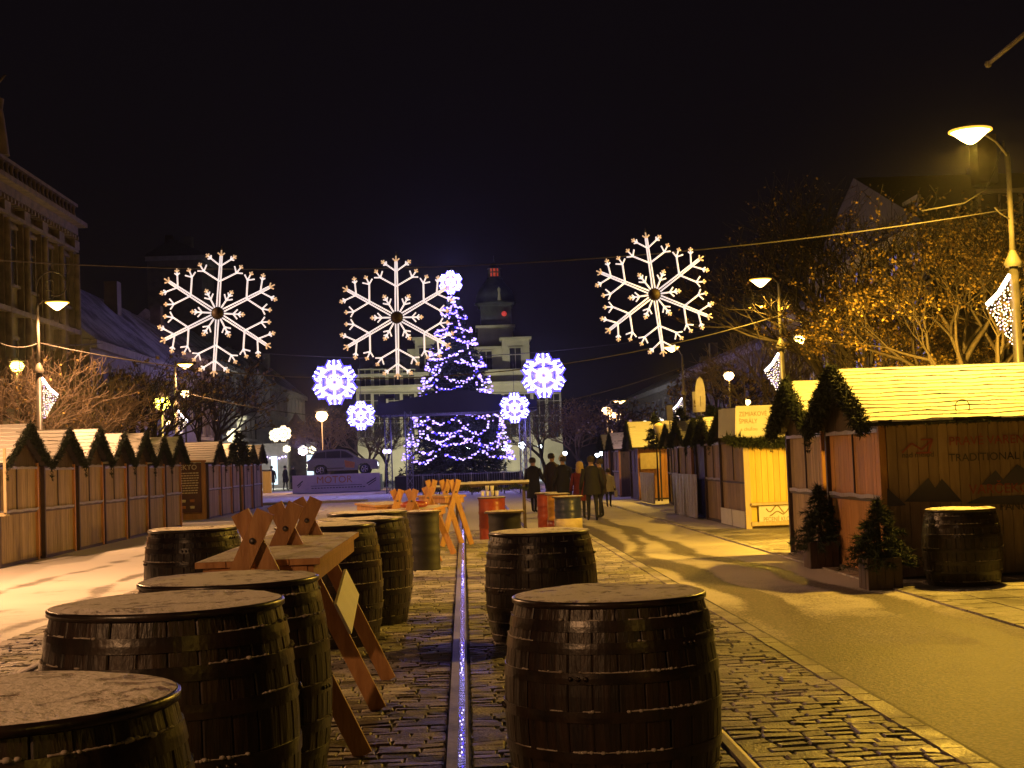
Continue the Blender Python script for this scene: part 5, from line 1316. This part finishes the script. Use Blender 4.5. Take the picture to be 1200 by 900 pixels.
tree('dark tree behind the far right huts', W(850, 455, 66).x, 66, 6.5, 1.0, 14, 1200, 'bark', 6, .2, .2)
tree('brown tree behind the cone decoration', W(740, 500, 75).x, 77, 5.0, 1.1, 15, 900, 'bark', 6, .2, .2)
for i, px in enumerate((430, 450)):
    tree(('small bare tree beside the left glowing snowflake', 'small bare tree beside the left stage tower')[i], W(px, 500, 104).x, 104, 6.0, 1.0, 20+i, 0, 'bark2', 6, .18)

# ------------------------------------------------------------------ flags, boards and decorations on the right
t = thing('feather_flag', 'white feather flag rising above the right huts', 'flag', (W(836, 478, 36).x, 37.9, 0))
z = lambda py: W(836, py, 37.9).z
mb = MB(); n = 14; vs = []
for i in range(n+1):
    u = i/n; zz = z(482)+(z(441)-z(482))*u; wd2 = .14*math.sqrt(max(.0, 1-(2*u-.75)**2/1.6)) if u < .98 else .01; vs += [(-wd2, 0, zz), (wd2, .02*sin(u*5), zz)]
vs += [(a, b+.012, c) for a, b, c in vs]; k = 2*(n+1)
mb.add(vs, [(i*2, i*2+1, i*2+3, i*2+2) for i in range(n)]+[(k+i*2, k+i*2+2, k+i*2+3, k+i*2+1) for i in range(n)]); part(mb, 'cloth', M['wool'], t)
mb = MB(); mb.tube([(0, .02, 0), (0, .02, z(441))], .015, 6); part(mb, 'pole', M['stagem'], t)
for i, (px0, py0, px1, py1, Y, lb, rzz) in enumerate(((811, 459, 821, 483, 39.6, 'white hanging board with a small emblem over the dark open hut', 0), (781, 475, 789, 492, 46.0, 'bluish white board at a hut gable', 0), (737, 492, 741, 507, 58.0, 'narrow pale pennant before the far right huts', 0))):
    t = thing('sign_board', lb, 'sign', (0, 0, 0), 0, 'small boards above the right huts'); mb = MB(); quadbox(mb, px0, py0, px1, py1, Y, .03); part(mb, 'board', M['wool'], t)
    q = W((px0+px1)/2, py1, Y); mb = MB(); mb.tube([(q.x, Y+.03, 0), (q.x, Y+.03, q.z+.3)], .02, 6); part(mb, 'post', M['pole'], t)
    if i == 0:
        q = W(816, 471, Y-.02); mb = MB(); mb.lathe([(.01, -.07), (.06, -.04), (.07, .02), (.03, .07), (.01, .09)], 10, c=(q.x, Y-.02, q.z), sy=.15); mb.box((q.x, Y-.02, q.z-.12), (.16, .01, .03)); part(mb, 'emblem', M['inkfaded'], t)
# cone decoration (ice cream shape) lit
t = thing('cone_decoration', 'pale cone shaped roof decoration between two dark firs', 'decoration', (W(773, 520, 50.2).x, 50.2, 0))
z = lambda py: W(773, py, 50.2).z
mb = MB(); mb.lathe([(.04, z(519)), (.2, z(500)), (.16, z(497)), (.02, z(495))], 14); part(mb, 'cone', M['cream2'], t); mb = MB(); mb.tube([(0, 0, 0), (0, 0, z(518))], .03, 6); part(mb, 'post', M['pole'], t)
t = thing('added_lamp', 'small added lamp, unseen under the rear eave of the grey planked hut lighting the golden wall', 'added lamp', (7.6, 22.95, 2.25))  # unseen lamp added to brighten the golden hut wall
mb = MB(); mb.tube([(0, -.35, .05), (0, -.1, .12), (0, 0, .1)], .015, 6); part(mb, 'bracket', M['pole'], t)
mb = MB(); mb.lathe([(.1, 0), (.05, .09), (.02, .1)], 12); part(mb, 'shade', M['pole'], t); mb = MB(); mb.ball((0, 0, -.02), .045, 8); part(mb, 'glass', M['e_sod'], t)
plight((7.6, 22.97, 2.12), 2200, SODR, .05)
# flagpole at upper right, leaning out of the house
mb = MB(); a = W(1158, 75, 31); b = W(1215, 28, 29.6); mb.tube([a, b], [.05, .06], 8); mb.tube([b, b+Vector((1.2, 2, -.9))], .06, 8); mb.ball(a, .09, 8)
tag(mb.build('flag_pole', M['stone2']), 'grey slanted pole reaching in at the upper right corner', 'pole')

import os
if 1:
    mb = MB(); mb.box((0, 85, 14.4), (150, 260, 30.9));  # thin mist volume added to give the lamps halos
    hm = bpy.data.materials.new('halo_mist'); hm.use_nodes = True; hn = hm.node_tree; hn.nodes.clear()
    ho = hn.nodes.new('ShaderNodeOutputMaterial'); pv = hn.nodes.new('ShaderNodeVolumePrincipled'); pv.inputs['Density'].default_value = .0003; pv.inputs['Color'].default_value = (.85, .85, .9, 1); pv.inputs['Anisotropy'].default_value = .88
    hn.links.new(pv.outputs[0], ho.inputs['Volume'])
    tag(mb.build('haze', hm), kind='stuff')
